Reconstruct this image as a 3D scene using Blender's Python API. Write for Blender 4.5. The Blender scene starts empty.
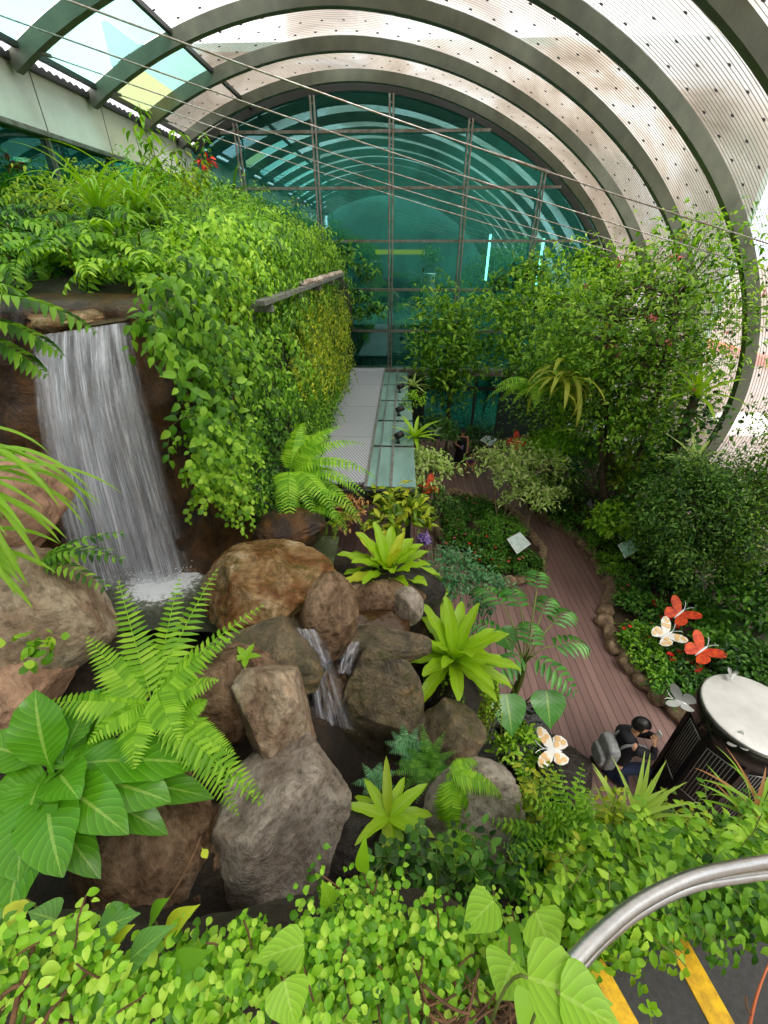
import bpy, bmesh, math, random
import numpy as np
from mathutils import Vector, Matrix, noise
rng = np.random.default_rng(11)
random.seed(5)
PI = math.pi
SC = bpy.context.scene
COL = SC.collection
# ------------------------------------------------------------------ camera model (pixel -> point helper)
FPX, PITCH, YAW = 419.5, .554, .041
def ray(u, v):
    r = (u-384)/FPX; w = (512-v)/FPX
    X = r; Y = math.cos(PITCH)+math.sin(PITCH)*w; Z = -math.sin(PITCH)+math.cos(PITCH)*w
    c, s = math.cos(YAW), math.sin(YAW)
    return np.array([c*X-s*Y, s*X+c*Y, Z])
def P(u, v, x=None, y=None, z=None, d=None):
    q = ray(u, v)
    if x is not None: k = x/q[0]
    elif y is not None: k = y/q[1]
    elif z is not None: k = z/q[2]
    else: k = d
    return q*k
GZ = -7.2                                   # level of the walking deck
cam = bpy.data.objects.new('camera', bpy.data.cameras.new('camera')); COL.objects.link(cam)
cam.data.sensor_fit = 'HORIZONTAL'; cam.data.sensor_width = 36; cam.data.lens = 36*FPX/768
cam.data.clip_start = .02; cam.data.clip_end = 2000
cam.rotation_euler = (PI/2-PITCH, 0, YAW)
SC.camera = cam
# ------------------------------------------------------------------ materials
def srgb(r, g, b):
    f = lambda c: (c/255/12.92 if c/255 <= .04045 else ((c/255+.055)/1.055)**2.4)
    return (f(r), f(g), f(b), 1)
def newmat(name):
    m = bpy.data.materials.new(name); m.use_nodes = True
    nt = m.node_tree; nt.nodes.clear()
    return m, nt, nt.nodes, nt.links
def ramp(nt, cols, fac=None, pos=None):
    n = nt.nodes.new('ShaderNodeValToRGB'); e = n.color_ramp.elements
    while len(e) < len(cols): e.new(.5)
    for i, c in enumerate(cols):
        e[i].position = pos[i] if pos else i/(len(cols)-1); e[i].color = c
    if fac is not None: nt.links.new(fac, n.inputs[0])
    return n
def nodes(nt, t, **kw):
    n = nt.nodes.new(t)
    for k, v in kw.items():
        if k in n.inputs: n.inputs[k].default_value = v
        else: setattr(n, k, v)
    return n
def noise_fac(nt, scale, detail=4, rough=.6, co='Object', sc3=None, dist=0):
    tc = nodes(nt, 'ShaderNodeTexCoord'); src = tc.outputs[co]
    if sc3:
        mp = nodes(nt, 'ShaderNodeMapping'); mp.inputs['Scale'].default_value = sc3
        nt.links.new(src, mp.inputs['Vector']); src = mp.outputs[0]
    n = nodes(nt, 'ShaderNodeTexNoise', Scale=scale, Detail=detail, Roughness=rough, Distortion=dist)
    nt.links.new(src, n.inputs['Vector'])
    return n.outputs[0]
def leafmat(name, cols, trans=.35, rough=.45, spec=.4, vein=False):
    m, nt, N, L = newmat(name)
    g = nodes(nt, 'ShaderNodeNewGeometry')
    rp = ramp(nt, [srgb(*c) for c in cols], g.outputs['Random Per Island'])
    if vein:
        uv = nodes(nt, 'ShaderNodeTexCoord'); sp = nodes(nt, 'ShaderNodeSeparateXYZ'); L.new(uv.outputs['UV'], sp.inputs[0])
        def mth(op, a, b=None, c=None):
            n = nodes(nt, 'ShaderNodeMath', operation=op)
            for i, q in enumerate((a, b, c)):
                if q is None: continue
                if isinstance(q, (int, float)): n.inputs[i].default_value = q
                else: L.new(q, n.inputs[i])
            return n.outputs[0]
        au = mth('ABSOLUTE', mth('SUBTRACT', sp.outputs[0], .5)); mid = mth('LESS_THAN', au, .03)
        fr = mth('FRACT', mth('SUBTRACT', mth('MULTIPLY', sp.outputs[1], vein), mth('MULTIPLY', au, 5.)))
        sv = mth('LESS_THAN', fr, .1); shade = mth('MULTIPLY_ADD', fr, -.28, 1.08)
        mul = nodes(nt, 'ShaderNodeMix', data_type='RGBA', blend_type='MULTIPLY'); mul.inputs[0].default_value = 1
        cc = nodes(nt, 'ShaderNodeCombineColor'); [L.new(shade, cc.inputs[i]) for i in range(3)]
        L.new(rp.outputs[0], mul.inputs[6]); L.new(cc.outputs[0], mul.inputs[7])
        lt = nodes(nt, 'ShaderNodeMix', data_type='RGBA'); L.new(mth('MULTIPLY_ADD', mid, .4, mth('MULTIPLY', sv, .16)), lt.inputs[0]); L.new(mul.outputs[2], lt.inputs[6]); lt.inputs[7].default_value = srgb(190, 220, 110)
        class _R: outputs = [lt.outputs[2]]
        rp = _R
    b = nodes(nt, 'ShaderNodeBsdfPrincipled', Roughness=rough); b.inputs['Specular IOR Level'].default_value = spec
    t = nodes(nt, 'ShaderNodeBsdfTranslucent')
    mx = nodes(nt, 'ShaderNodeMixShader'); mx.inputs[0].default_value = trans
    hs = nodes(nt, 'ShaderNodeHueSaturation', Saturation=1.05, Value=1.25); hs.inputs['Hue'].default_value = .49
    L.new(rp.outputs[0], b.inputs['Base Color']); L.new(rp.outputs[0], hs.inputs['Color']); L.new(hs.outputs[0], t.inputs['Color'])
    L.new(b.outputs[0], mx.inputs[1]); L.new(t.outputs[0], mx.inputs[2])
    o = nodes(nt, 'ShaderNodeOutputMaterial'); L.new(mx.outputs[0], o.inputs[0])
    return m
def plain(name, c, rough=.5, metal=0, nscale=0, c2=None, bump=0, spec=.5, sc3=None):
    m, nt, N, L = newmat(name)
    b = nodes(nt, 'ShaderNodeBsdfPrincipled', Roughness=rough, Metallic=metal); b.inputs['Specular IOR Level'].default_value = spec
    b.inputs['Base Color'].default_value = srgb(*c)
    if nscale:
        f = noise_fac(nt, nscale, 5, .65, sc3=sc3)
        rp = ramp(nt, [srgb(*c), srgb(*(c2 or c))], f, [.35, .65]); L.new(rp.outputs[0], b.inputs['Base Color'])
        if bump:
            bp = nodes(nt, 'ShaderNodeBump', Strength=bump, Distance=.05); L.new(f, bp.inputs['Height']); L.new(bp.outputs[0], b.inputs['Normal'])
    o = nodes(nt, 'ShaderNodeOutputMaterial'); L.new(b.outputs[0], o.inputs[0])
    return m
def rockmat(name, cols, rough=.75, scale=2.2, moss=None, mossamt=.5, bump=.9, streak=None):
    m, nt, N, L = newmat(name)
    b = nodes(nt, 'ShaderNodeBsdfPrincipled', Roughness=rough)
    f = noise_fac(nt, scale, 8, .68, dist=.6, sc3=streak)
    rp = ramp(nt, [srgb(*c) for c in cols], f, list(np.linspace(.28, .72, len(cols))))
    f2 = noise_fac(nt, scale*9, 6, .7)
    r2 = ramp(nt, [(.22, .2, .18, 1), (.85, .84, .82, 1), (1.12, 1.1, 1.08, 1)], f2, [.32, .5, .66])
    mu = nodes(nt, 'ShaderNodeMix', data_type='RGBA', blend_type='MULTIPLY'); mu.inputs[0].default_value = .75
    L.new(rp.outputs[0], mu.inputs[6]); L.new(r2.outputs[0], mu.inputs[7])
    col = mu.outputs[2]
    if moss:
        f3 = noise_fac(nt, scale*1.6, 6, .7, dist=1.)
        r3 = ramp(nt, [(0, 0, 0, 1), (1, 1, 1, 1)], f3, [1-mossamt-.08, 1-mossamt+.08])
        mm = nodes(nt, 'ShaderNodeMix', data_type='RGBA'); L.new(r3.outputs[0], mm.inputs[0]); L.new(col, mm.inputs[6])
        mm.inputs[7].default_value = srgb(*moss); col = mm.outputs[2]
    ge = nodes(nt, 'ShaderNodeNewGeometry'); rpt = ramp(nt, [(.25, .22, .2, 1), (.9, .9, .9, 1), (1.35, 1.33, 1.3, 1)], ge.outputs['Pointiness'], [.4, .5, .6])  # shade painted into the rock colour: creases darkened, edges lightened
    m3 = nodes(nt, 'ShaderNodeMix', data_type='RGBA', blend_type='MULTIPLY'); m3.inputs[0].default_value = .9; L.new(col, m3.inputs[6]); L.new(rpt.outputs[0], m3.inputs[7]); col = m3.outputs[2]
    L.new(col, b.inputs['Base Color'])
    bp = nodes(nt, 'ShaderNodeBump', Strength=bump, Distance=.03); L.new(f2, bp.inputs['Height'])
    bp2 = nodes(nt, 'ShaderNodeBump', Strength=bump, Distance=.12); L.new(f, bp2.inputs['Height']); L.new(bp.outputs[0], bp2.inputs['Normal']); L.new(bp2.outputs[0], b.inputs['Normal'])
    o = nodes(nt, 'ShaderNodeOutputMaterial'); L.new(b.outputs[0], o.inputs[0])
    return m
M = {}
# leaf palettes: dark first tones put the shade of leaf gaps into the colour
M['vine'] = leafmat('vine_leaf', [(36, 78, 14), (78, 134, 26), (118, 172, 40), (152, 200, 60)])
M['vine_y'] = leafmat('yellow_vine_leaf', [(52, 88, 12), (110, 146, 24), (160, 184, 38), (198, 202, 58)])
M['vine_d'] = leafmat('dark_vine_leaf', [(18, 48, 12), (44, 88, 20), (74, 126, 30), (104, 158, 48)])
M['bright'] = leafmat('bright_leaf', [(58, 108, 14), (112, 168, 28), (150, 200, 46), (182, 220, 74)], .35)
M['lime'] = leafmat('lime_leaf', [(116, 170, 20), (154, 200, 32), (182, 218, 50)], .35, .35, .4, 16)
M['fern'] = leafmat('fern_leaf', [(104, 164, 28), (142, 196, 44), (166, 212, 60)], .4)
M['fern_d'] = leafmat('deep_fern_leaf', [(62, 124, 26), (96, 156, 44), (128, 180, 66)], .35)
M['glossy'] = leafmat('glossy_leaf', [(52, 118, 14), (84, 152, 24), (110, 176, 38)], .25, .3, .5, 13)
M['heart'] = leafmat('heart_leaf', [(110, 168, 30), (144, 196, 48), (166, 210, 66)], .35, .4, .4, 6)
M['heart_d'] = leafmat('grey_green_heart_leaf', [(86, 146, 70), (120, 170, 84)], .3, .4, .4, 6)
M['mid'] = leafmat('mid_leaf', [(22, 58, 14), (52, 104, 26), (84, 142, 40), (116, 172, 60)])
M['tree'] = leafmat('tree_leaf', [(42, 86, 14), (90, 144, 30), (128, 176, 46), (170, 208, 76)], .42)
M['tree_d'] = leafmat('dark_tree_leaf', [(30, 66, 20), (62, 108, 36), (94, 142, 52), (136, 178, 76)], .38)
M['dark'] = leafmat('dark_leaf', [(22, 54, 16), (44, 88, 26), (68, 116, 36), (96, 146, 50)], .3)
M['pale'] = leafmat('pale_leaf', [(120, 160, 58), (160, 196, 88), (196, 218, 130), (218, 230, 164)], .3)
M['blue'] = leafmat('blue_green_leaf', [(58, 112, 66), (88, 144, 92), (120, 172, 118)], .3)
M['selloum'] = leafmat('selloum_leaf', [(46, 110, 36), (72, 140, 50), (104, 168, 74)], .25, .3, .5)
M['grass'] = leafmat('strap_leaf', [(96, 150, 26), (134, 184, 42), (164, 206, 66)], .35, .35)
M['spike'] = leafmat('pale_strap_leaf', [(150, 190, 70), (182, 212, 96), (200, 224, 124)], .35)
M['ear'] = leafmat('elephant_ear_leaf', [(56, 128, 40), (84, 156, 60)], .25, .3, .5, 8)
M['fg'] = leafmat('foreground_leaf', [(58, 112, 14), (110, 170, 28), (150, 202, 48), (190, 222, 84)], .28)
M['red'] = leafmat('red_petal', [(170, 24, 18), (214, 40, 26), (232, 70, 48)], .2)
M['pinkfl'] = leafmat('pink_petal', [(206, 80, 90), (226, 130, 130)], .2)
M['purple'] = leafmat('purple_petal', [(118, 92, 170), (176, 150, 206)], .2)
M['dry'] = leafmat('dry_leaf', [(110, 70, 36), (160, 110, 60), (190, 150, 90)], .2)
M['yellowing'] = leafmat('yellowing_leaf', [(150, 186, 46), (190, 206, 56), (216, 208, 70)], .35)
M['stag'] = leafmat('hanging_fern_leaf', [(120, 150, 40), (168, 184, 62), (160, 130, 60)], .3)
M['stem'] = plain('stem', (112, 124, 56), .6)
M['twig'] = plain('twig', (120, 84, 56), .8, 0, 20, (84, 60, 44))
M['bark'] = plain('bark', (104, 88, 68), .9, 0, 14, (52, 44, 34), .5)
M['palebark'] = plain('pale_bark', (176, 160, 134), .8, 0, 14, (130, 114, 92), .3)
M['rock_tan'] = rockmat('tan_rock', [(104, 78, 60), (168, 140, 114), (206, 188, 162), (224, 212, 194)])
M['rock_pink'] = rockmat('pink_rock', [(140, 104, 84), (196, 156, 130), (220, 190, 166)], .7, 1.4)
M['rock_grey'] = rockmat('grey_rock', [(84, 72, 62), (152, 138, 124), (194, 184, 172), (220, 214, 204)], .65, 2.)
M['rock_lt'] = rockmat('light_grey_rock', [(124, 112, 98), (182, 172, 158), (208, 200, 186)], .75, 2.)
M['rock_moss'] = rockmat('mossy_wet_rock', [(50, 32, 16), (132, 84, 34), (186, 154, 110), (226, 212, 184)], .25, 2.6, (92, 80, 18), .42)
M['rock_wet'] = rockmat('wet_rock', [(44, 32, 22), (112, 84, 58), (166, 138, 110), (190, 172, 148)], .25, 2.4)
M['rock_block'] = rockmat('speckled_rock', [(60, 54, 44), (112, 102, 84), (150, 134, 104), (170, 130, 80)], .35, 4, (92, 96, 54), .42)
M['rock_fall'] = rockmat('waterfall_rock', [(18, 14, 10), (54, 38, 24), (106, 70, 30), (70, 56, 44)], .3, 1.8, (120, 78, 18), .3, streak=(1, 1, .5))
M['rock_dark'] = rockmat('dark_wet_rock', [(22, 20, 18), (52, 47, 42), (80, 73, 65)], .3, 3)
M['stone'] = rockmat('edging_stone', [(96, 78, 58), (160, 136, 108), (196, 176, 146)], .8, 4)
M['soil'] = plain('soil', (44, 34, 24), .95, 0, 9, (72, 56, 38), .6)
M['litter'] = plain('leaf_litter', (96, 68, 46), .95, 0, 30, (50, 34, 22), .9)
M['cliff'] = plain('planted_cliff', (24, 40, 14), .95, 0, 5, (44, 40, 24), .7)
M['steel'] = plain('steel', (170, 172, 172), .3, .9)
M['rail'] = plain('brushed_rail', (196, 198, 198), .28, .9, 60, (214, 216, 216))
M['rib'] = plain('rib_paint', (98, 102, 84), .5, .1, 3, (82, 86, 72))
M['mull'] = plain('mullion_steel', (150, 150, 146), .4, .6, 6, (118, 106, 90))
M['frame_d'] = plain('dark_frame', (52, 56, 52), .5, .3)
M['beam'] = plain('grey_beam', (128, 132, 130), .55, .3, 5, (104, 100, 90))
M['conc'] = plain('concrete_panel', (222, 222, 216), .8, 0, 1.2, (202, 202, 194), .1, .2)
M['black'] = plain('black', (20, 20, 20), .5)
M['dkmetal'] = plain('dark_metal', (30, 30, 28), .3, .6)
M['white'] = plain('white_enamel', (236, 232, 226), .4)
M['cream'] = plain('cream_spot', (234, 196, 138), .4)
M['redw'] = plain('red_orange_wing', (176, 14, 10), .6, 0, 13, (238, 96, 22))
M['silver'] = plain('silver_metal', (196, 198, 196), .35, .7)
M['disc'] = plain('weathered_steel_lid', (206, 206, 202), .4, .3, 1.6, (176, 176, 172))
M['yellow'] = plain('yellow_nosing', (250, 200, 10), .6, 0, 26, (196, 148, 20))
M['tread'] = plain('dark_tread', (74, 74, 74), .75, 0, 60, (60, 60, 60), .2)
M['skin'] = plain('skin', (214, 164, 130), .5)
M['hair'] = plain('black_hair', (18, 15, 14), .45)
M['navy'] = plain('dark_jacket', (28, 28, 36), .85)
M['bag'] = plain('grey_bag', (150, 152, 152), .8, 0, 22, (122, 124, 126), .3)
M['jeans'] = plain('jeans', (36, 48, 78), .85)
M['dress'] = plain('black_dress', (22, 20, 24), .8)
M['purpletop'] = plain('purple_top', (110, 80, 140), .8)
M['pinkskin'] = plain('warm_skin', (222, 160, 124), .5)
M['whitep'] = plain('white_plastic', (232, 236, 240), .3)
# ------------------------------------------------------------------ object helpers
WL = {}
def tag(o, label=None, cat=None, group=None, kind=None):
    if label: o['label'] = label
    if cat: o['category'] = cat
    if group: o['group'] = group
    if kind: o['kind'] = kind
    return o
def thing(name, label, cat, loc, group=None):
    o = bpy.data.objects.new(name, None); COL.objects.link(o); o.empty_display_size = .1
    o.location = Vector(loc); WL[o.name] = np.array(loc, float)
    return tag(o, label, cat, group)
def build(name, geo, mat, parent=None, smooth=True, loc=None, uv=None):
    """geo = (verts Nx3, list of face arrays); links ONE mesh object"""
    V, FS = geo
    V = np.asarray(V, float).reshape(-1, 3)
    o0 = WL[parent.name] if parent is not None else (np.array(loc, float) if loc is not None else np.zeros(3))
    me = bpy.data.meshes.new(name)
    me.vertices.add(len(V)); me.vertices.foreach_set('co', (V-o0).ravel())
    FS = [np.asarray(f, int) for f in FS if len(f)]
    nl = sum(f.size for f in FS); npoly = sum(len(f) for f in FS)
    me.loops.add(nl); me.polygons.add(npoly)
    me.loops.foreach_set('vertex_index', np.concatenate([f.ravel() for f in FS]))
    starts = []; s = 0
    for f in FS:
        k = f.shape[1]; starts.append(s+np.arange(len(f))*k); s += f.size
    me.polygons.foreach_set('loop_start', np.concatenate(starts))
    me.polygons.foreach_set('use_smooth', np.full(npoly, smooth))
    if uv is not None:
        lay = me.uv_layers.new(name='UVMap'); idx = np.concatenate([f.ravel() for f in FS])
        lay.data.foreach_set('uv', np.asarray(uv)[idx].ravel())
    me.update(calc_edges=True)
    me.materials.append(M[mat] if isinstance(mat, str) else mat)
    o = bpy.data.objects.new(name, me); COL.objects.link(o)
    if parent is not None: o.parent = parent; WL[o.name] = o0
    else: o.location = Vector(o0); WL[o.name] = o0
    return o
def join(gs):
    V = []; FS = {}; off = 0
    for v, fs in gs:
        v = np.asarray(v, float).reshape(-1, 3); V.append(v)
        for f in fs:
            f = np.asarray(f, int)
            if len(f): FS.setdefault(f.shape[1], []).append(f+off)
        off += len(v)
    return np.concatenate(V), [np.concatenate(x) for x in FS.values()]
def box(c, s, rot=None):
    c = np.array(c, float); s = np.array(s, float)/2
    v = np.array([[x, y, z] for x in (-1, 1) for y in (-1, 1) for z in (-1, 1)], float)*s
    if rot is not None: v = v @ np.array(rot).T
    return v+c, [np.array([[0, 1, 3, 2], [4, 6, 7, 5], [0, 4, 5, 1], [2, 3, 7, 6], [0, 2, 6, 4], [1, 5, 7, 3]])]
def box2(a, b): a = np.array(a, float); b = np.array(b, float); return box((a+b)/2, np.abs(b-a))
def rotz(a): c, s = math.cos(a), math.sin(a); return np.array([[c, -s, 0], [s, c, 0], [0, 0, 1]])
def frames(p):
    p = np.asarray(p, float); t = np.gradient(p, axis=0); t /= np.linalg.norm(t, axis=1)[:, None]+1e-12
    ref = np.array([0, 0, 1.]) if abs(t[0][2]) < .9 else np.array([1., 0, 0])
    n = np.zeros_like(p); a = np.cross(t[0], ref); a /= np.linalg.norm(a); n[0] = a
    for i in range(1, len(p)):
        a = n[i-1]-t[i]*np.dot(n[i-1], t[i]); n[i] = a/(np.linalg.norm(a)+1e-12)
    return t, n, np.cross(t, n)
def tube(p, r, k=8, cap=True):
    p = np.asarray(p, float); n = len(p); r = np.broadcast_to(np.asarray(r, float), (n,))
    t, a, b = frames(p)
    th = np.arange(k)/k*2*PI
    V = p[:, None]+r[:, None, None]*(np.cos(th)[None, :, None]*a[:, None]+np.sin(th)[None, :, None]*b[:, None])
    V = V.reshape(-1, 3)
    i = np.arange(n-1)[:, None]*k; j = np.arange(k)[None]
    q = np.stack([i+j, i+(j+1) % k, i+k+(j+1) % k, i+k+j], -1).reshape(-1, 4)
    fs = [q]
    if cap: fs += [np.arange(k)[None, ::-1], (np.arange(k)+(n-1)*k)[None]]
    return V, fs
def bez(p0, p1, p2, n=8):
    t = np.linspace(0, 1, n)[:, None]; p0, p1, p2 = map(lambda q: np.asarray(q, float), (p0, p1, p2))
    return (1-t)**2*p0+2*t*(1-t)*p1+t*t*p2
def lathe(c, prof, k=32, cap=True):
    c = np.asarray(c, float); th = np.arange(k)/k*2*PI; pr = np.asarray(prof, float)
    V = np.stack([pr[:, 0, None]*np.cos(th), pr[:, 0, None]*np.sin(th), np.repeat(pr[:, 1, None], k, 1)], -1).reshape(-1, 3)+c
    n = len(pr); i = np.arange(n-1)[:, None]*k; j = np.arange(k)[None]
    fs = [np.stack([i+j, i+(j+1) % k, i+k+(j+1) % k, i+k+j], -1).reshape(-1, 4)]
    if cap: fs += [np.arange(k)[None, ::-1], (np.arange(k)+(n-1)*k)[None]]
    return V, fs
def ball(c, r, n=2):
    bm = bmesh.new(); bmesh.ops.create_icosphere(bm, subdivisions=n, radius=1)
    v = np.array([x.co for x in bm.verts])*np.asarray(r)+np.asarray(c); f = np.array([[q.index for q in x.verts] for x in bm.faces]); bm.free()
    return v, [f]
def grid(X):
    n, m = X.shape[:2]; i = np.arange(n-1)[:, None]*m; j = np.arange(m-1)[None]
    return X.reshape(-1, 3), [np.stack([i+j, i+j+1, i+m+j+1, i+m+j], -1).reshape(-1, 4)]
def unit(v): v = np.asarray(v, float); return v/(np.linalg.norm(v, axis=-1, keepdims=True)+1e-9)
# ------------------------------------------------------------------ leaves
def leafT(n=4, prof=lambda t: math.sin(PI*t**.8)**.8, fold=.25, bend=.6, wav=0, y0=0.):
    V = []; y = z = 0
    for i in range(n+1):
        t = i/n; w = .5*max(prof(t), 0); wz = wav*math.sin(t*20)
        V += [(-w, y+y0, z+fold*w+wz), (0, y+y0, z), (w, y+y0, z+fold*w-wz)]
        a = bend*(t+.5/n); y += math.cos(a)/n; z -= math.sin(a)/n
    Fq = []
    for i in range(n):
        b = 3*i; Fq += [(b, b+1, b+4, b+3), (b+1, b+2, b+5, b+4)]
    return np.array(V), np.array(Fq)
T_tiny = (np.array([(0, 0, 0), (.5, .45, .1), (0, 1, -.1), (-.5, .45, .1)]), np.array([(0, 1, 2, 3)]))
T_oval = leafT(4, lambda t: math.sin(PI*min(1, t*.97+.03)**.75)**.75 if 0 < t < 1 else .02, .25, .7)
T_heart = leafT(5, lambda t: [.25, .95, 1, .8, .42, .02][int(round(t*5))], .2, .6)
T_point = leafT(4, lambda t: [.06, .8, .95, .5, .02][int(round(t*4))], .3, .8)
T_lance = leafT(4, lambda t: [.1, .8, 1, .65, .02][int(round(t*4))], .25, .5)
T_pinna = leafT(2, lambda t: [.8, .85, .05][int(round(t*2))], .15, .35)
T_round = leafT(4, lambda t: [.2, .9, 1.05, .8, .1][int(round(t*4))], .15, .3)
def scatter(T, pos, d, up, L, W):
    v, f = T; d = unit(d); x = unit(np.cross(d, up)); z = np.cross(x, d)
    n = len(pos); L = np.broadcast_to(L, (n,)); W = np.broadcast_to(W, (n,))
    V = pos[:, None]+v[None, :, 0, None]*W[:, None, None]*x[:, None]+v[None, :, 1, None]*L[:, None, None]*d[:, None]+v[None, :, 2, None]*L[:, None, None]*z[:, None]
    Fs = (f[None]+(np.arange(n)*len(v))[:, None, None]).reshape(-1, f.shape[1])
    return V.reshape(-1, 3), [Fs]
def rv(n): return unit(rng.normal(size=(n, 3)))
def clumps(centers, per, cs, T, L, asp, outc=None, droop=.3, flat=.6):
    """leaf clusters round each centre"""
    C = np.repeat(np.asarray(centers, float), per, 0); n = len(C)
    off = rng.normal(size=(n, 3))*np.array([1, 1, flat])*cs
    pos = C+off
    o = unit(pos-outc) if outc is not None else unit(off)
    d = unit(o*.7+rv(n)*.8+np.array([0, 0, -droop])); up = unit(o*.5+rv(n)*.5+np.array([0, 0, .9]))
    Ls = L*rng.uniform(.6, 1.25, n)
    return scatter(T, pos, d, up, Ls, Ls*asp)
def shell(c, r, k, top=-.3, inner=.65):
    q = []
    while len(q) < k:
        s = rv(1)[0]
        if s[2] > top: q.append(s*rng.uniform(inner, 1)*np.array(r)*(1+.18*math.sin(s[0]*7+s[1]*9+s[2]*5)))
    return np.array(q)+np.array(c)
def inside(C, m=.3):
    C = np.array(C, float); vx = CX+AA*np.clip(1-np.abs((C[:, 2]-CZ)/BB)**NN, .01, 1)**(1/NN)-m
    C[:, 0] = np.minimum(C[:, 0], vx); C[:, 1] = np.minimum(C[:, 1], 17.5); return C
def bush(name, label, cat, c, r, mat, k=40, per=22, L=.1, asp=.5, T=T_oval, base=None, group=None, stems=5, cs=None, fl=None, top=-.3, bark='bark', droop=.3, smat=None, inner=.65):
    """dome of leaf clusters on stems that rise from the base"""
    c = np.array(c, float); r = np.array(r, float); base = np.array(base if base is not None else (c[0], c[1], c[2]-r[2]), float)
    t = thing(name, label, cat, base, group)
    C = inside(shell(c, r, k, top, inner))
    build('foliage', clumps(C, per, cs or r.mean()*.2, T, L, asp, c-np.array([0, 0, r[2]*.4]), droop), mat, t)
    for q in C[:stems]:
        m = base*.4+q*.6+np.array([(base[0]-q[0])*.3, (base[1]-q[1])*.3, 0])
        build('stem', tube(bez(base, m, q, 6), np.linspace(.022, .006, 6)*max(.5, r.mean()), 6), smat or bark, t)
    if fl:
        fm, num, s = fl
        Q = shell(c, r*1.06, num, .05)
        g = join([scatter(T_oval, np.repeat([[0, 0, 0]], 9, 0)*1., unit(np.c_[np.cos(np.arange(9)*.7), np.sin(np.arange(9)*.7), np.full(9, .5)]), np.tile([0, 0, 1.], (9, 1)), s, s*.7)])
        me = None
        for q in Q:
            if me is None:
                o = build('blossom', (g[0]+q, g[1]), fm, t); me = o; q0 = q
            else:
                o = me.copy(); COL.objects.link(o); o.parent = t; o.location = Vector(q-q0); o.rotation_euler = (0, 0, 0)
    return t
def tree(name, label, c, r, base, mat, k=60, per=26, L=.12, asp=.45, T=T_oval, cs=.3, tr=.07, bark='bark', lean=None, group=None, fl=None, forks=1, low=.35, flat=.6):
    c = np.array(c, float); r = np.array(r, float); base = np.array(base, float)
    t = thing(name, label, 'tree', base, group)
    tops = []; G = []
    for i in range(forks):
        a = i/forks*2*PI+.4; tp = c+np.array([math.cos(a)*r[0]*.35*(forks > 1), math.sin(a)*r[1]*.35*(forks > 1), r[2]*.3])
        mid = base*.5+tp*.5+np.array([math.cos(a)*.15*forks, math.sin(a)*.1*forks, -.1])
        p = bez(base, mid, tp, 14); tops.append(p); G.append(tube(p, np.linspace(tr, tr*.25, 14), 8))
    build('trunk', join(G), bark, t)
    C = []
    while len(C) < k:
        s = rng.uniform(-1, 1, 3)
        if .15 < s@s < 1: C.append(c+s*r*(1+.15*math.sin(s[0]*8+s[2]*6)))
    C = inside(np.array(C)); G = []
    for q in C:
        p = tops[int(rng.integers(len(tops)))]
        cand = p[4:]; i = np.argmin(np.linalg.norm(cand-q, axis=1)+.6*np.maximum(0, cand[:, 2]-q[2]+.2)); s = cand[i]
        G.append(tube(bez(s, s*.45+q*.55+np.array([0, 0, .1]), q, 6), np.linspace(tr*.2, tr*.05, 6), 5))
    build('branch', join(G), bark, t)
    build('foliage', clumps(C, per, cs, T, L, asp, c-np.array([0, 0, r[2]]), .35, flat), mat, t)
    if fl:
        Q = C[rng.choice(len(C), fl[1], replace=False)]+rng.normal(size=(fl[1], 3))*cs
        for q in Q: build('blossom', clumps([q], 10, .05, T_oval, fl[2], .6), fl[0], t)
    return t
def shoots(p0, d0, nrm, L, n, T, size, asp, droop=.25, jit=.12, side=.8):
    """trailing shoots: leaves alternate along each"""
    p = np.array(p0, float); d = unit(d0); nrm = unit(nrm); S = len(p)
    L = np.broadcast_to(L, (S,)); out = []; st = (L/n)[:, None]; paths = [p.copy()]
    for i in range(n):
        d = unit(d+np.array([0, 0, -droop])+rng.normal(size=(S, 3))*jit+nrm*.02); p = p+d*st; paths.append(p.copy())
        x = unit(np.cross(d, nrm)); sg = (1 if i % 2 else -1)
        ld = unit(x*sg*side+d*.55+np.array([0, 0, -.35])+rng.normal(size=(S, 3))*.18)
        up = unit(nrm+rng.normal(size=(S, 3))*.25+np.array([0, 0, .5]))
        s = size*rng.uniform(.7, 1.2, S)*(1-.35*(i/n))
        out.append(scatter(T, p, ld, up, s, s*asp))
    return join(out), np.stack(paths, 1)
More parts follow.
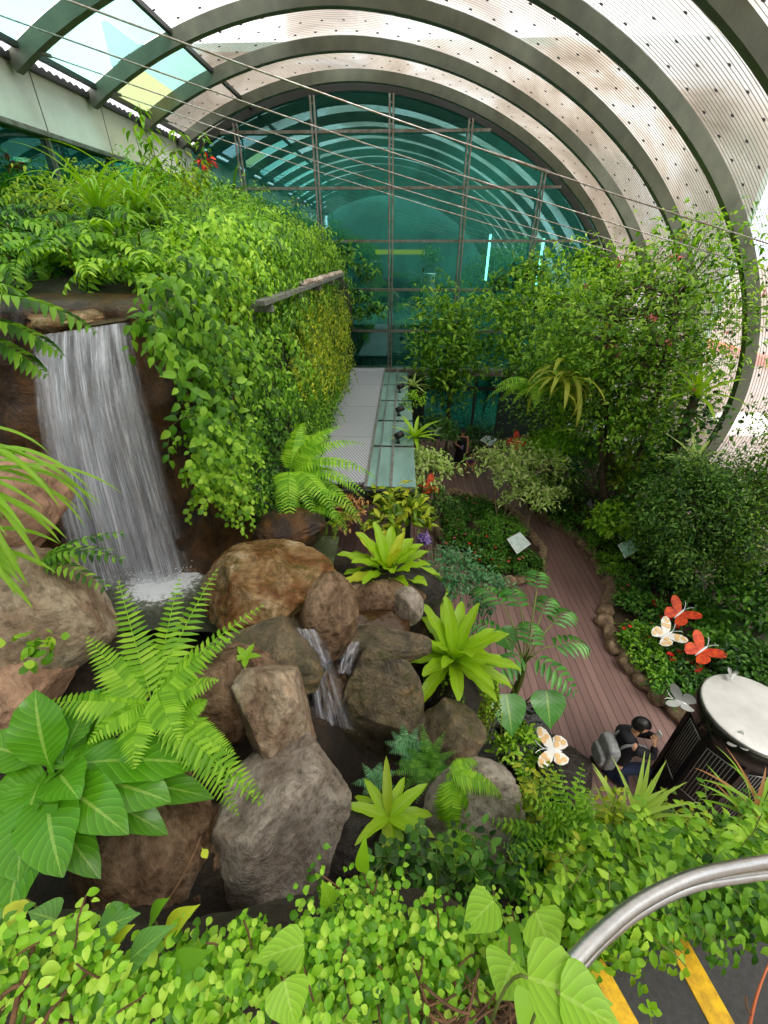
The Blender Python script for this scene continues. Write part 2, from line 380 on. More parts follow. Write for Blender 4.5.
def frondT(base, az, el, Lg, droop, npin, pl, pmat=None, T=T_pinna, prof=None, asp=.26, roll=0, ang=.35, dens=1., pdroop=.15):
    n = 16; p = [np.array(base, float)]; e = el
    for i in range(n):
        e -= droop/n; p.append(p[-1]+Lg/n*np.array([math.cos(az)*math.cos(e), math.sin(az)*math.cos(e), math.sin(e)]))
    p = np.array(p); t, _, _ = frames(p)
    sd = np.array([-math.sin(az), math.cos(az), 0]); sd = np.tile(sd, (len(p), 1)); nr = np.cross(t, sd)*-1
    nr = np.where(nr[:, 2:3] < 0, -nr, nr)
    sd = sd*math.cos(roll)+nr*math.sin(roll); nr = np.cross(sd, t); nr *= np.sign(nr[len(nr)//3][2]) or 1
    prof = prof or (lambda s: min(1, .25+s*3.2)*(1-s)**.62)
    ts = np.linspace(.1, .985, npin); f = ts*n; i0 = np.minimum(f.astype(int), n-1); w = (f-i0)[:, None]
    pp = p[i0]*(1-w)+p[i0+1]*w; tt = unit(t[i0]); ss = sd[i0]; nn = nr[i0]
    out = []
    Ls = pl*np.array([max(.08, prof(s)) for s in ts])*rng.uniform(.92, 1.08, npin)
    for sg in (-1, 1):
        d = ss*sg+tt*ang+np.array([0, 0, -pdroop])
        out.append(scatter(T, pp, d, nn, Ls, np.maximum(Ls*asp, pl*.08)))
    out.append(tube(p, np.linspace(.006, .0015, n+1)*max(.6, Lg), 4, False))
    return join(out)
def fern(name, label, base, nf, Lg, mat, el=(.5, 1.1), az=(0, 2*PI), droop=1.4, npin=26, pl=None, group=None, asp=.26, cat='fern', T=T_pinna, prof=None, pdroop=.15, jit=.2):
    t = thing(name, label, cat, base, group)
    for i in range(nf):
        a = az[0]+(az[1]-az[0])*(i+.5)/nf+rng.uniform(-jit, jit); l = Lg*rng.uniform(.75, 1.1)
        build('frond', frondT(base, a, rng.uniform(*el), l, droop*rng.uniform(.8, 1.2), npin, (pl or .2*Lg)*l/Lg, None, T, prof, asp, rng.uniform(-.2, .2), pdroop=pdroop), mat, t)
    return t
def strapG(base, az, el, Lg, W, droop, n=12, fold=.25, wav=0., prof=None, twist=0):
    prof = prof or (lambda s: min(1, .35+s*2.2)*(1-s**3)**.8 if s < 1 else .02)
    p = np.array(base, float); e = el; X = []
    for i in range(n+1):
        s = i/n; tv = np.array([math.cos(az)*math.cos(e), math.sin(az)*math.cos(e), math.sin(e)])
        sd = np.array([-math.sin(az), math.cos(az), 0]); nr = np.cross(tv, sd); nr = nr if nr[2] > 0 else -nr
        if twist: a = twist*s; sd, nr = sd*math.cos(a)+nr*math.sin(a), nr*math.cos(a)-sd*math.sin(a)
        w = W/2*max(.02, prof(s)); q = math.sin(i*1.9)*wav*W; q2 = math.sin(i*1.9+1.3)*wav*W
        X.append([p-sd*w+nr*(fold*w+q), p-sd*w*.5+nr*fold*w*.35, p.copy(), p+sd*w*.5+nr*fold*w*.35, p+sd*w+nr*(fold*w+q2)])
        p = p+tv*Lg/n; e -= droop/n
    return grid(np.array(X))
def strapUV(n): return np.array([(j/4, i/n) for i in range(n+1) for j in range(5)])
def rosette(name, label, base, nl, Lg, W, mat, el=(.45, 1.25), droop=1., wav=.1, cat='fern', group=None, fold=.3, part='leaf', az=(0, 2*PI), prof=None, n=12, jit=.15, alt=None):
    t = thing(name, label, cat, base, group)
    for i in range(nl):
        a = az[0]+(az[1]-az[0])*(i+.5)/nl+rng.uniform(-jit, jit); f = (i*.618) % 1
        build(part, strapG(base, a, el[0]+(el[1]-el[0])*f, Lg*rng.uniform(.8, 1.1), W*rng.uniform(.85, 1.1), droop*rng.uniform(.7, 1.3), n, fold, wav, prof), alt if alt and i % 6 == 3 else mat, t, uv=strapUV(n))
    return t
def rock(name, label, c, r, mat, seed=0, cuts=9, rz=0, sub=5, rough=.08, group=None, cat='rock', tilt=0, depth=(.62, .95), parent=None):
    bm = bmesh.new(); bmesh.ops.create_icosphere(bm, subdivisions=sub, radius=1)
    v = np.array([x.co for x in bm.verts]); f = np.array([[q.index for q in x.verts] for x in bm.faces]); bm.free()
    rg = np.random.default_rng(seed+100)
    for _ in range(cuts):
        n = unit(rg.normal(size=3)); o = rg.uniform(*depth); dd = v@n-o
        v = v-np.maximum(dd, 0)[:, None]*n*.93
    off = seed*7.31
    k = np.array([noise.fractal(Vector(q*1.6)+Vector((off, off*.3, 0)), 1., 2.1, 5) for q in v])
    k2 = np.array([noise.ridged_multi_fractal(Vector(q*1.2)+Vector((off, 0, off)), 1., 2., 4, 1., 2.) for q in v])
    cr = np.array([abs(noise.noise(Vector(q*2.1)+Vector((0, off, off))))  for q in v]); cr2 = np.array([abs(noise.noise(Vector(q*4.6)+Vector((off, off, 0)))) for q in v])
    v = v*(1+rough*k+rough*.6*(k2-1.)-.06*np.clip(1-cr/.07, 0, 1)-.025*np.clip(1-cr2/.09, 0, 1))[:, None]*1.12
    v = v*np.asarray(r, float)
    if tilt: ct, s = math.cos(tilt), math.sin(tilt); v = v@np.array([[ct, 0, s], [0, 1, 0], [-s, 0, ct]]).T
    v = v@rotz(rz).T+np.asarray(c, float)
    o = build(name, (v, [f]), mat, None, True, (c[0], c[1], v[:, 2].min()))
    return tag(o, label, cat, group)
def copy_tree(o, parent=None):
    c = o.copy(); COL.objects.link(c); c.parent = parent
    for ch in o.children: copy_tree(ch, c)
    return c
# ================================================================== BUILDING SHELL
CX, CZ, AA, BB, NN = -1.686, -3.266, 9.963, 7.792, 1.866
def sg(c, e): return math.copysign(abs(c)**e, c)
def prof(t, off=0.):
    """vault profile, t = angle; off = inward offset"""
    c, s = math.cos(t), math.sin(t)
    x = CX+AA*sg(c, 2/NN); z = CZ+BB*sg(s, 2/NN)
    if off:
        e = 1e-3; c2, s2 = math.cos(t+e), math.sin(t+e)
        tx = CX+AA*sg(c2, 2/NN)-x; tz = CZ+BB*sg(s2, 2/NN)-z; l = math.hypot(tx, tz)
        x += -tz/l*off; z += tx/l*off
    return x, z
XW = -7.2
TT = np.linspace(PI, -PI/2, 4000); PX = np.array([prof(t) for t in TT])
def t_at_x(x): return TT[np.argmin(np.abs(PX[:2000, 0]-x))]
T0 = t_at_x(XW); T_R = TT[np.argmin(np.abs(PX[2700:, 1]-GZ))+2700]
T_G0, T_G1 = t_at_x(-6.93), t_at_x(-5.0)
ARC = {}
def arc(t): return float(np.sum(np.linalg.norm(np.diff(PX[TT >= t-1e-9], axis=0), axis=1)))
RY = [17.0, 14.83, 12.62, 10.42, 8.2, 6.0, 3.8, 1.6, -.6, -2.8, -5.0, -7.2, -9.4]
YE = 18.0
WZ = prof(T0)[1]
# ---- vault skin: corrugated, dotted, partly see-through sheet
def skinmat():
    m, nt, N, L = newmat('vault_skin')
    uv = nodes(nt, 'ShaderNodeTexCoord'); sp = nodes(nt, 'ShaderNodeSeparateXYZ'); L.new(uv.outputs['UV'], sp.inputs[0])
    def mth(op, a, b=None, c=None):
        n = nodes(nt, 'ShaderNodeMath', operation=op)
        for i, q in enumerate((a, b, c)):
            if q is None: continue
            if isinstance(q, (int, float)): n.inputs[i].default_value = q
            else: L.new(q, n.inputs[i])
        return n.outputs[0]
    s, y = sp.outputs[0], sp.outputs[1]
    # corrugation lines at constant y
    f = mth('FRACT', mth('MULTIPLY', y, 1/.085)); tri = mth('ABSOLUTE', mth('SUBTRACT', f, .5))
    line = mth('GREATER_THAN', tri, .37)
    # dots, staggered
    ry = mth('MULTIPLY', y, 1/.55); row = mth('FLOOR', ry); fy = mth('SUBTRACT', mth('FRACT', ry), .5)
    rs = mth('ADD', mth('MULTIPLY', s, 1/.5), mth('MULTIPLY', mth('MODULO', row, 2.), .5)); fs = mth('SUBTRACT', mth('FRACT', rs), .5)
    d2 = mth('ADD', mth('POWER', mth('MULTIPLY', fy, .55), 2.), mth('POWER', mth('MULTIPLY', fs, .5), 2.))
    dot = mth('LESS_THAN', d2, .036**2)
    cf = noise_fac(nt, .32, 4, .6, dist=.8)
    rp = ramp(nt, [srgb(120, 107, 94), srgb(148, 138, 127), srgb(168, 166, 164)], cf, [.36, .5, .62])
    m1 = nodes(nt, 'ShaderNodeMix', data_type='RGBA'); L.new(line, m1.inputs[0]); L.new(rp.outputs[0], m1.inputs[6]); m1.inputs[7].default_value = srgb(76, 74, 70)
    m2 = nodes(nt, 'ShaderNodeMix', data_type='RGBA'); L.new(dot, m2.inputs[0]); L.new(m1.outputs[2], m2.inputs[6]); m2.inputs[7].default_value = srgb(34, 32, 32)
    skyal = ramp(nt, [(.08, .08, .08, 1), (.13, .13, .13, 1), (.42, .42, .44, 1)], noise_fac(nt, .22, 2, .4, dist=.4), [.42, .52, .62])
    di = nodes(nt, 'ShaderNodeBsdfDiffuse'); tl = nodes(nt, 'ShaderNodeBsdfTranslucent'); tr = nodes(nt, 'ShaderNodeBsdfTransparent')
    L.new(m2.outputs[2], di.inputs[0]); L.new(m2.outputs[2], tl.inputs[0])
    a = nodes(nt, 'ShaderNodeMixShader'); a.inputs[0].default_value = .5; L.new(di.outputs[0], a.inputs[1]); L.new(tl.outputs[0], a.inputs[2])
    al = mth('MULTIPLY', skyal.outputs[0], mth('SUBTRACT', 1., mth('MULTIPLY', line, .6))); al = mth('MULTIPLY', al, mth('SUBTRACT', 1., dot))
    b = nodes(nt, 'ShaderNodeMixShader'); L.new(al, b.inputs[0]); L.new(a.outputs[0], b.inputs[1]); L.new(tr.outputs[0], b.inputs[2])
    o = nodes(nt, 'ShaderNodeOutputMaterial'); L.new(b.outputs[0], o.inputs[0])
    return m
M['vault'] = skinmat()
def glassmat(name, tint, refl, gtint, rough=.02, mul=1.):
    m, nt, N, L = newmat(name)
    g = nodes(nt, 'ShaderNodeBsdfGlossy', Roughness=rough); g.inputs['Color'].default_value = gtint
    t = nodes(nt, 'ShaderNodeBsdfTransparent'); t.inputs['Color'].default_value = tint
    lw = nodes(nt, 'ShaderNodeLayerWeight', Blend=.25)
    a = nodes(nt, 'ShaderNodeMath', operation='MULTIPLY_ADD'); L.new(lw.outputs['Fresnel'], a.inputs[0]); a.inputs[1].default_value = mul; a.inputs[2].default_value = refl
    c = nodes(nt, 'ShaderNodeClamp'); L.new(a.outputs[0], c.inputs[0])
    b = nodes(nt, 'ShaderNodeMixShader'); L.new(c.outputs[0], b.inputs[0]); L.new(t.outputs[0], b.inputs[1]); L.new(g.outputs[0], b.inputs[2])
    o = nodes(nt, 'ShaderNodeOutputMaterial'); L.new(b.outputs[0], o.inputs[0])
    return m
M['tealglass'] = glassmat('teal_glass', (.2, .5, .44, 1), .27, (.42, .9, .86, 1), .015, .6)
M['aquaglass'] = glassmat('aqua_roof_glass', (.62, .9, .86, 1), .03, (.9, 1, 1, 1), .1, .2)
M['canglass'] = None
def frostmat(name, c, tr=.35, rough=.15):
    m, nt, N, L = newmat(name)
    f = noise_fac(nt, 1.4, 5, .6, sc3=(3, .6, 1))
    rp = ramp(nt, [srgb(*[int(q*.86) for q in c]), srgb(*c)], f, [.35, .65])
    b = nodes(nt, 'ShaderNodeBsdfPrincipled', Roughness=rough); L.new(rp.outputs[0], b.inputs['Base Color'])
    t = nodes(nt, 'ShaderNodeBsdfTransparent'); t.inputs['Color'].default_value = srgb(*c)
    x = nodes(nt, 'ShaderNodeMixShader'); x.inputs[0].default_value = tr
    L.new(b.outputs[0], x.inputs[1]); L.new(t.outputs[0], x.inputs[2])
    o = nodes(nt, 'ShaderNodeOutputMaterial'); L.new(x.outputs[0], o.inputs[0])
    return m
M['canglass'] = frostmat('canopy_glass', (150, 186, 178), .25, .12)
def rooflass(name, c, tr):
    m, nt, N, L = newmat(name)
    f = noise_fac(nt, .5, 3, .5, sc3=(1, .3, 1)); rp = ramp(nt, [srgb(*[int(q*.9) for q in c]), srgb(*c)], f, [.4, .6])
    d = nodes(nt, 'ShaderNodeBsdfTranslucent'); L.new(rp.outputs[0], d.inputs[0]); t = nodes(nt, 'ShaderNodeBsdfTransparent'); L.new(rp.outputs[0], t.inputs[0])
    x = nodes(nt, 'ShaderNodeMixShader'); x.inputs[0].default_value = tr; L.new(d.outputs[0], x.inputs[1]); L.new(t.outputs[0], x.inputs[2])
    o = nodes(nt, 'ShaderNodeOutputMaterial'); L.new(x.outputs[0], o.inputs[0]); return m
M['roofglass'] = rooflass('roof_glass', (122, 160, 150), .5)
M['roofglass_y'] = rooflass('yellowed_roof_glass', (138, 146, 104), .4)
def sweep(ta, tb, ya, yb, n=60):
    ts = np.linspace(ta, tb, n); A = np.array([prof(t) for t in ts])
    s0 = arc(ta); s = s0+np.r_[0, np.cumsum(np.linalg.norm(np.diff(A, axis=0), axis=1))]
    ys = np.linspace(ya, yb, max(2, int(abs(yb-ya)/1.2)))
    X = np.stack([np.stack([A[:, 0], np.full(n, y), A[:, 1]], -1) for y in ys]); UV = np.stack([np.stack([s, np.full(n, y)], -1) for y in ys])
    return grid(X), UV.reshape(-1, 2)
ST = dict(kind='structure')
g1, u1 = sweep(T_G1, T_R, -10, YE, 110); g2, u2 = sweep(T_G0, T_G1, RY[1], YE, 14)
tag(build('ceiling', join([g1, g2]), 'vault', None, True, (0, 0, 3), np.concatenate([u1, u2])), **ST)
# ---- arched ribs
def rib(y, w=.17, dp=.26, ta=None, tb=None, off=.02, n=72):
    ts = np.linspace(ta or T0, tb or T_R, n); R = []
    for t in ts:
        o = prof(t, -off) if False else prof(t, off); i = prof(t, off+dp); R.append([(o[0], y-w/2, o[1]), (i[0], y-w/2, i[1]), (i[0], y+w/2, i[1]), (o[0], y+w/2, o[1]), (o[0], y-w/2, o[1])])
    return grid(np.array(R))
# which way is inward
_p, _q = prof(PI/2), prof(PI/2, .2)
INW = -1 if _q[1] > _p[1] else 1
_rib0 = prof
def prof_in(t, off): return prof(t, INW*off)
def rib(y, w=.17, dp=.26, ta=None, tb=None, off=.02, n=72):
    ts = np.linspace(ta or T0, tb or T_R, n); R = []
    for t in ts:
        o = prof_in(t, off); i = prof_in(t, off+dp); R.append([(o[0], y-w/2, o[1]), (i[0], y-w/2, i[1]), (i[0], y+w/2, i[1]), (o[0], y+w/2, o[1]), (o[0], y-w/2, o[1])])
    return grid(np.array(R))
for i, y in enumerate(RY): tag(build('trim_%d' % (i+1), rib(y), 'rib', None, False, (0, y, WZ)), **ST)
nt_ = len(RY)
# purlin along the upper edge of the roof glass, eaves beam, and the small one at the glass wall
def purlin(t, y0, y1, w=.1, off=.05):
    a = prof_in(t, off); return box2((a[0]-w/2, y0, a[1]-w/2), (a[0]+w/2, y1, a[1]+w/2))
tag(build('trim_14', purlin(T_G1, -10, YE, .09), 'frame_d', None, False), **ST)
tag(build('trim_15', join([box2((XW, -10, WZ-.08), (XW+.12, YE, WZ+.04)), purlin(T_G0, -10, YE, .09)]), 'frame_d', None, False), **ST)
# white ridged closing strip between wall head and roof glass
X = []
for i in range(640):
    y = -10+i*28/639; k = .03*math.sin(y*2*PI/.2)
    a, b = prof_in(T0, .03+k), prof_in(T_G0, .03+k); X.append([(a[0], y, a[1]), (b[0], y, b[1])])
tag(build('trim_16', grid(np.array(X)), rooflass('ridged_strip', (206, 202, 210), .12), None, True), **ST)
# roof glass: one window per bay
wi = 2
ys = [RY[1]]+RY[2:10]
for k in range(len(ys)-1):
    ya, yb = ys[k+1]+.09, ys[k]-.09
    w = thing('window_%d' % wi, None, None, (-6, yb, 3.8)); tag(w, **ST); wi += 1
    tm = (T_G0+T_G1)/2
    def pane(ta, tb):
        ts = np.linspace(ta, tb, 8); return grid(np.array([[(prof_in(t, .01)[0], y, prof_in(t, .01)[1]) for t in ts] for y in (ya, yb)]))
    if k == 0:
        build('pane', pane(T_G0+(T_G1-T_G0)*.45, T_G1), 'roofglass', w); build('pane', pane(T_G0, T_G0+(T_G1-T_G0)*.45), 'roofglass_y', w)
    else: build('pane', pane(T_G0, T_G1), 'roofglass', w)
# ---- left wall with window band
H1, H0 = 2.02, .55
tag(build('wall_left', join([box2((XW-.25, -10, H1), (XW, YE, WZ)), box2((XW-.25, -10, GZ), (XW, YE, H0))]), 'conc', None, False, (XW, 4, GZ)), **ST)
G = [box2((XW-.004, y-.012, H1), (XW+.004, y+.012, WZ-.09)) for y in np.arange(-8.9, YE, 2.2)]
tag(build('trim_17', join(G), 'black', None, False), **ST)
w = thing('window_1', None, None, (XW, 9, H0)); tag(w, **ST)
build('pane', box2((XW-.14, -10, H0), (XW-.12, YE, H1)), 'tealglass', w, False)
build('window_frame', join([box2((XW-.1, -10, H1-.05), (XW+.05, YE, H1+.03)), box2((XW-.1, -10, H0-.03), (XW+.05, YE, H0+.04))]+[box2((XW-.11, y-.03, H0), (XW-.03, y+.03, H1)) for y in np.arange(-8.9, YE, 2.2)]), 'mull', w, False)
tag(build('wall_behind_window', join([box2((XW-3, -10, GZ), (XW-2.9, YE, 3.)), box2((XW-3, -10, 2.6), (XW-.25, YE, 2.7)), box2((XW-3, -10, .2), (XW-.25, YE, .3))]), plain('dim_room', (60, 110, 96), .8), None, False), **ST)
def emis(name, c, s):
    m, nt, N, L = newmat(name); e = nodes(nt, 'ShaderNodeEmission', Strength=s); e.inputs[0].default_value = srgb(*c)
    o = nodes(nt, 'ShaderNodeOutputMaterial'); L.new(e.outputs[0], o.inputs[0]); return m
M['lamp'] = emis('warm_lamp', (255, 160, 130), 9)
M['tube'] = emis('cool_reflection', (200, 255, 240), 2.2)  # glow for the strips that imitate pale reflections, not a lamp
M['gold'] = emis('gold_strip', (200, 180, 70), .6)
a = P(22, 160, x=XW-.9)
t = thing('ceiling_light', 'warm glowing ceiling lamp seen through the green window at the left', 'light', (a[0], a[1], 2.6))
build('diffuser', lathe((a[0], a[1], a[2]-.02), [(.0, 0), (.12, 0), (.14, .05)], 20), 'lamp', t); build('housing', lathe((a[0], a[1], a[2]+.03), [(.15, 0), (.15, 2.6-a[2]-.02)], 20), 'white', t)
# ---- end wall of teal glass
MX = [-5.55, -3.0, -.5, 2.02, 4.56, 7.15]
TZ = [3.33, 1.87, .35, -1.2, -2.65, -4.2]
def top_at(x, y=YE):
    t = TT[:2600][np.argmin(np.abs(PX[:2600, 0]-x))]; return prof_in(t, .25)[1]
wg = thing('window_11', None, None, (0, YE, -4.2)); tag(wg, **ST)
xs = np.linspace(XW, 7.15, 40); V = []; Fc = []
for x in xs: V += [(x, YE+.06, -4.2), (x, YE+.06, top_at(x))]
V = np.array(V); Fc = np.array([(2*i, 2*i+2, 2*i+3, 2*i+1) for i in range(39)])
build('pane', (V, [Fc]), 'tealglass', wg, False)
G = []
for x in MX:
    zt = top_at(x)
    for dx in (-.06, .06): G.append(tube([(x+dx, YE-.1, -4.2), (x+dx, YE-.1, zt)], .032, 6))
    for z in np.arange(-4, zt, .5): G.append(box2((x-.06, YE-.11, z-.015), (x+.06, YE-.09, z+.015)))
build('mullion', join(G), 'mull', wg, False)
def xspan(z):
    r = [q for q in PX if abs(q[1]-z) < .02]; return min(q[0] for q in r)
G = []
for z in TZ[:-1]:
    ok = [q for q in np.linspace(XW, 7.3, 300) if top_at(q) > z]
    G.append(box2((min(ok), YE-.08, z-.04), (max(ok), YE+.02, z+.04)))
G.append(box2((XW, YE-.3, -4.32), (7.6, YE+.1, -4.08)))
build('transom', join(G), 'mull', wg, False)
tag(build('trim_18', rib(YE, .12, .2, None, None, .04), 'frame_d', None, False), **ST)
# pale infill panel right of the glass
V = []; ts = np.linspace(TT[:2600][np.argmin(np.abs(PX[:2600, 0]-7.15))], TT[np.argmin(np.abs(PX[2700:, 1]+4.2))+2700], 24)
for t in ts: q = prof_in(t, .2); V += [(7.15, YE+.03, q[1]), (q[0], YE+.03, q[1])]
tag(build('wall_end', (np.array(V), [np.array([(2*i, 2*i+1, 2*i+3, 2*i+2) for i in range(23)])]), plain('infill_panel', (206, 206, 206), .6), None, False), **ST)
tag(build('trim_19', join([box2((7.15, YE-.02, z-.015), (8.4, YE+.025, z+.015)) for z in (-1.2, -2.65)]+[tube([(7.5, YE, -1.2), (7.2, YE, -2.6)], .012, 5)]), 'black', None, False), **ST)
# ladder-like ties between end frame and first rib on the right
for k, z in enumerate((-.9, -1.9)):
    q = prof_in(TT[np.argmin(np.abs(PX[2300:, 1]-z))+2300], .15)
    tag(build('trim_%d' % (20+k), box2((q[0]-.05, RY[0], q[1]-.05), (q[0]+.05, YE, q[1]+.05)), 'rib', None, False), **ST)
# doorway zone below the glass: dark frame, glazed doors, side panels
tag(build('wall_end_base', join([box2((XW, YE, GZ), (.9, YE+.12, -4.25)), box2((4.3, YE, GZ), (7.2, YE+.12, -4.25))]), plain('dark_infill', (34, 50, 46), .5), None, False), **ST)
dr = thing('door_1', None, None, (2.6, YE, GZ)); tag(dr, **ST)
build('pane', box2((.95, YE+.04, GZ), (4.25, YE+.06, -4.3)), 'tealglass', dr, False)
build('door_frame', join([box2((x-.05, YE-.04, GZ), (x+.05, YE+.1, -4.25)) for x in (.95, 2.05, 3.15, 4.25)]+[box2((.9, YE-.04, z-.06), (4.3, YE+.1, z+.06)) for z in (-4.9, -6.9)]), 'frame_d', dr, False)
# room behind the glass
tag(build('wall_back', join([box2((XW-2, 27, GZ), (12, 27.2, 6)), box2((XW-2.2, YE+.4, GZ), (XW-2, 27, 6)), box2((12, YE+.4, GZ), (12.2, 27, 6))]), plain('hall_wall', (84, 150, 136), .8, 0, .5, (50, 96, 90)), None, False), **ST)
tag(build('floor_hall', join([box2((XW-2, YE+.2, -2.6), (2.2, 27, -2.45)), box2((XW-2, YE+.2, GZ-.1), (12, 27, GZ))]), plain('hall_floor', (70, 104, 96), .6), None, False), **ST)
tag(build('ceiling_hall', box2((XW-2, YE+.4, 5.3), (12, 27, 5.5)), plain('hall_ceiling', (60, 110, 104), .8), None, False), **ST)
hl = bpy.data.objects.new('hall_lamp', bpy.data.lights.new('hall_lamp', 'AREA')); COL.objects.link(hl); hl.location = (1, 22.5, 5.2); hl.data.shape = 'RECTANGLE'; hl.data.size = 12; hl.data.size_y = 4; hl.data.energy = 260; hl.data.color = (.8, 1, .95)  # added fill light, no such lamp seen; brightens the room behind the glass
c = P(429, 285, y=21)
t = thing('planter_column', 'tall white column planter with a clipped round bush behind the teal glass', 'planter', (c[0], c[1], -2.45))
build('column', lathe((c[0], c[1], -2.45), [(.26, 0), (.24, 1.75+c[2]+1.1), (.3, 1.8+c[2]+1.1)], 24), 'white', t)
build('foliage', clumps(np.array([[c[0], c[1], c[2]+1.1]]), 260, .2, T_oval, .12, .6, np.array([c[0], c[1], c[2]+.9]), 0, .8), 'mid', t)
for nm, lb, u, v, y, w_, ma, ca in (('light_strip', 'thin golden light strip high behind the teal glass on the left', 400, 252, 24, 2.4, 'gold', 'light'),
        ('reflection_strip', 'vertical pale glowing strip for a reflection in the right half of the teal glass', 488, 258, 22.5, .1, 'tube', 'light'), ('reflection_strip', 'vertical pale glowing strip for a reflection far right in the teal glass', 540, 262, 22.5, .1, 'tube', 'light')):  # both upright strips are glowing stand-ins for reflections on the glass
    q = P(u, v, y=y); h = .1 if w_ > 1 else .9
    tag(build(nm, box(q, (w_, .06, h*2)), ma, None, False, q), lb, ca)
for k, (u, v, lb) in enumerate(((352, 268, 'green potted bush behind the teal glass, left of the column planter'), (362, 300, 'low green bush behind the lower left teal panes'), (500, 278, 'green bush behind the teal glass under the pale reflection strip'), (566, 268, 'green bush behind the rightmost teal panes'))):
    q = P(u, v, y=20.5); bush('bush', lb, 'bush', q, (.9, .6, .8), 'mid', 16, 20, .26, .5, T_point, base=(q[0], q[1], -2.45 if q[0] < 2 else GZ))
# ---- tie rods
M['rod'] = plain('tie_rod_steel', (206, 206, 206), .35, .8, 9, (150, 130, 110))
rods = [(5, 4, 'upper', 'nearest thin steel tie rod crossing the top right of the vault'), (4, 3, '', 'second thin steel tie rod from the camera, starting at the top left corner'), (3, 2, '', 'third thin steel tie rod from the camera, running below the roof glass'),
        (2, 1, '', 'fourth thin steel tie rod from the camera, across the teal glass'), (1, 0, '', 'farthest thin steel tie rod, lowest across the teal glass')]
RP = {4: (743, 216, 3), 3: (672, 228, 2), 2: (638, 235, 1), 1: (606, 240, 0)}
for a, b, _, lb in rods:
    pl = prof_in(T0-.05, .2); p0 = np.array([pl[0], RY[a], pl[1]])
    zr = .02; tr = TT[np.argmin(np.abs(PX[2000:3000, 1]-zr))+2000]; pr = prof_in(tr, .3); p1 = np.array([pr[0], RY[b], pr[1]])
    t = thing('tie_rod', lb, 'rod', p0)
    s = np.linspace(0, 1, 12)[:, None]; pp = p0*(1-s)+p1*s; pp[:, 2] -= .1*np.sin(s[:, 0]*PI)
    build('rod', tube(pp, .011, 6), 'rod', t)
    build('end_fitting', tube([p1+(p0-p1)*.001, p1+(p0-p1)*.02], .03, 8), 'beam', t); build('end_fitting', tube([p0, p0+(p1-p0)*.02], .03, 8), 'beam', t)
    build('turnbuckle', tube([pp[6]*.7+pp[7]*.3, pp[7]], .018, 8), 'rod', t)
# ---- ground outside, distant things
tag(build('ground', grid(np.array([[(x, y, -8.6) for x in (-60, 400)] for y in (-200, 400)], float)), plain('apron', (124, 108, 100), .9, 0, .05, (106, 94, 88)), None, False), **ST)
for nm, lb, cat, q, s, m in (('barrier', 'red and white barrier strip on the ground outside the vault', 'barrier', tuple(P(748, 356, z=-8.2)), (.8, 22, .8), 'redw'), ('kerb_block', 'white kerb block outside below the big rib at the right', 'kerb', tuple(P(742, 424, z=-8.4)), (3.4, 2.6, .5), 'white')):
    q = np.array(q, float)
    tag(build(nm, box2(q-np.array(s)/2, q+np.array(s)/2), m, None, False, (q[0], q[1], -8.6)), lb, cat)
# ================================================================== DECK AND BEDS
def deckmat():
    m, nt, N, L = newmat('deck_planks')
    tc = nodes(nt, 'ShaderNodeTexCoord'); sp = nodes(nt, 'ShaderNodeSeparateXYZ'); L.new(tc.outputs['Object'], sp.inputs[0])
    mp = nodes(nt, 'ShaderNodeMath', operation='MULTIPLY'); L.new(sp.outputs[0], mp.inputs[0]); mp.inputs[1].default_value = 1/.155
    fr = nodes(nt, 'ShaderNodeMath', operation='FRACT'); L.new(mp.outputs[0], fr.inputs[0])
    fl = nodes(nt, 'ShaderNodeMath', operation='FLOOR'); L.new(mp.outputs[0], fl.inputs[0])
    gap = nodes(nt, 'ShaderNodeMath', operation='LESS_THAN'); L.new(fr.outputs[0], gap.inputs[0]); gap.inputs[1].default_value = .075
    wn = nodes(nt, 'ShaderNodeTexWhiteNoise', noise_dimensions='1D'); L.new(fl.outputs[0], wn.inputs['W'])
    rp = ramp(nt, [srgb(120, 93, 88), srgb(140, 111, 105)], wn.outputs[0])
    f = noise_fac(nt, 1., 5, .6, sc3=(8, .7, 1)); r2 = ramp(nt, [(.78, .78, .78, 1), (1.08, 1.05, 1.05, 1)], f, [.3, .7])
    mu = nodes(nt, 'ShaderNodeMix', data_type='RGBA', blend_type='MULTIPLY'); mu.inputs[0].default_value = 1; L.new(rp.outputs[0], mu.inputs[6]); L.new(r2.outputs[0], mu.inputs[7])
    m2 = nodes(nt, 'ShaderNodeMix', data_type='RGBA'); L.new(gap.outputs[0], m2.inputs[0]); L.new(mu.outputs[2], m2.inputs[6]); m2.inputs[7].default_value = srgb(52, 38, 36)
    b = nodes(nt, 'ShaderNodeBsdfPrincipled', Roughness=.55); L.new(m2.outputs[2], b.inputs['Base Color'])
    o = nodes(nt, 'ShaderNodeOutputMaterial'); L.new(b.outputs[0], o.inputs[0]); return m
M['deck'] = deckmat()
tag(build('floor', box2((-7.4, -3, GZ-.2), (6.6, YE, GZ)), 'deck', None, False, (0, 0, GZ)), **ST)
def gp(u, v, z=GZ): return P(u, v, z=z)[:2]
isl_px = [(452, 494), (440, 502), (434, 514), (437, 532), (446, 548), (458, 560), (474, 572), (492, 581), (512, 584), (530, 580), (541, 568), (542, 552), (530, 536), (521, 522), (508, 510), (492, 504), (474, 500)]
isl = np.array([gp(*p) for p in isl_px])
rb_px = [(494, 437), (508, 470), (521, 500), (533, 513), (551, 523), (573, 537), (592, 555), (605, 575), (611, 592), (606, 608), (603, 624), (612, 646), (622, 662), (640, 682), (660, 702), (690, 728)]
rb = np.array([gp(*p) for p in rb_px])
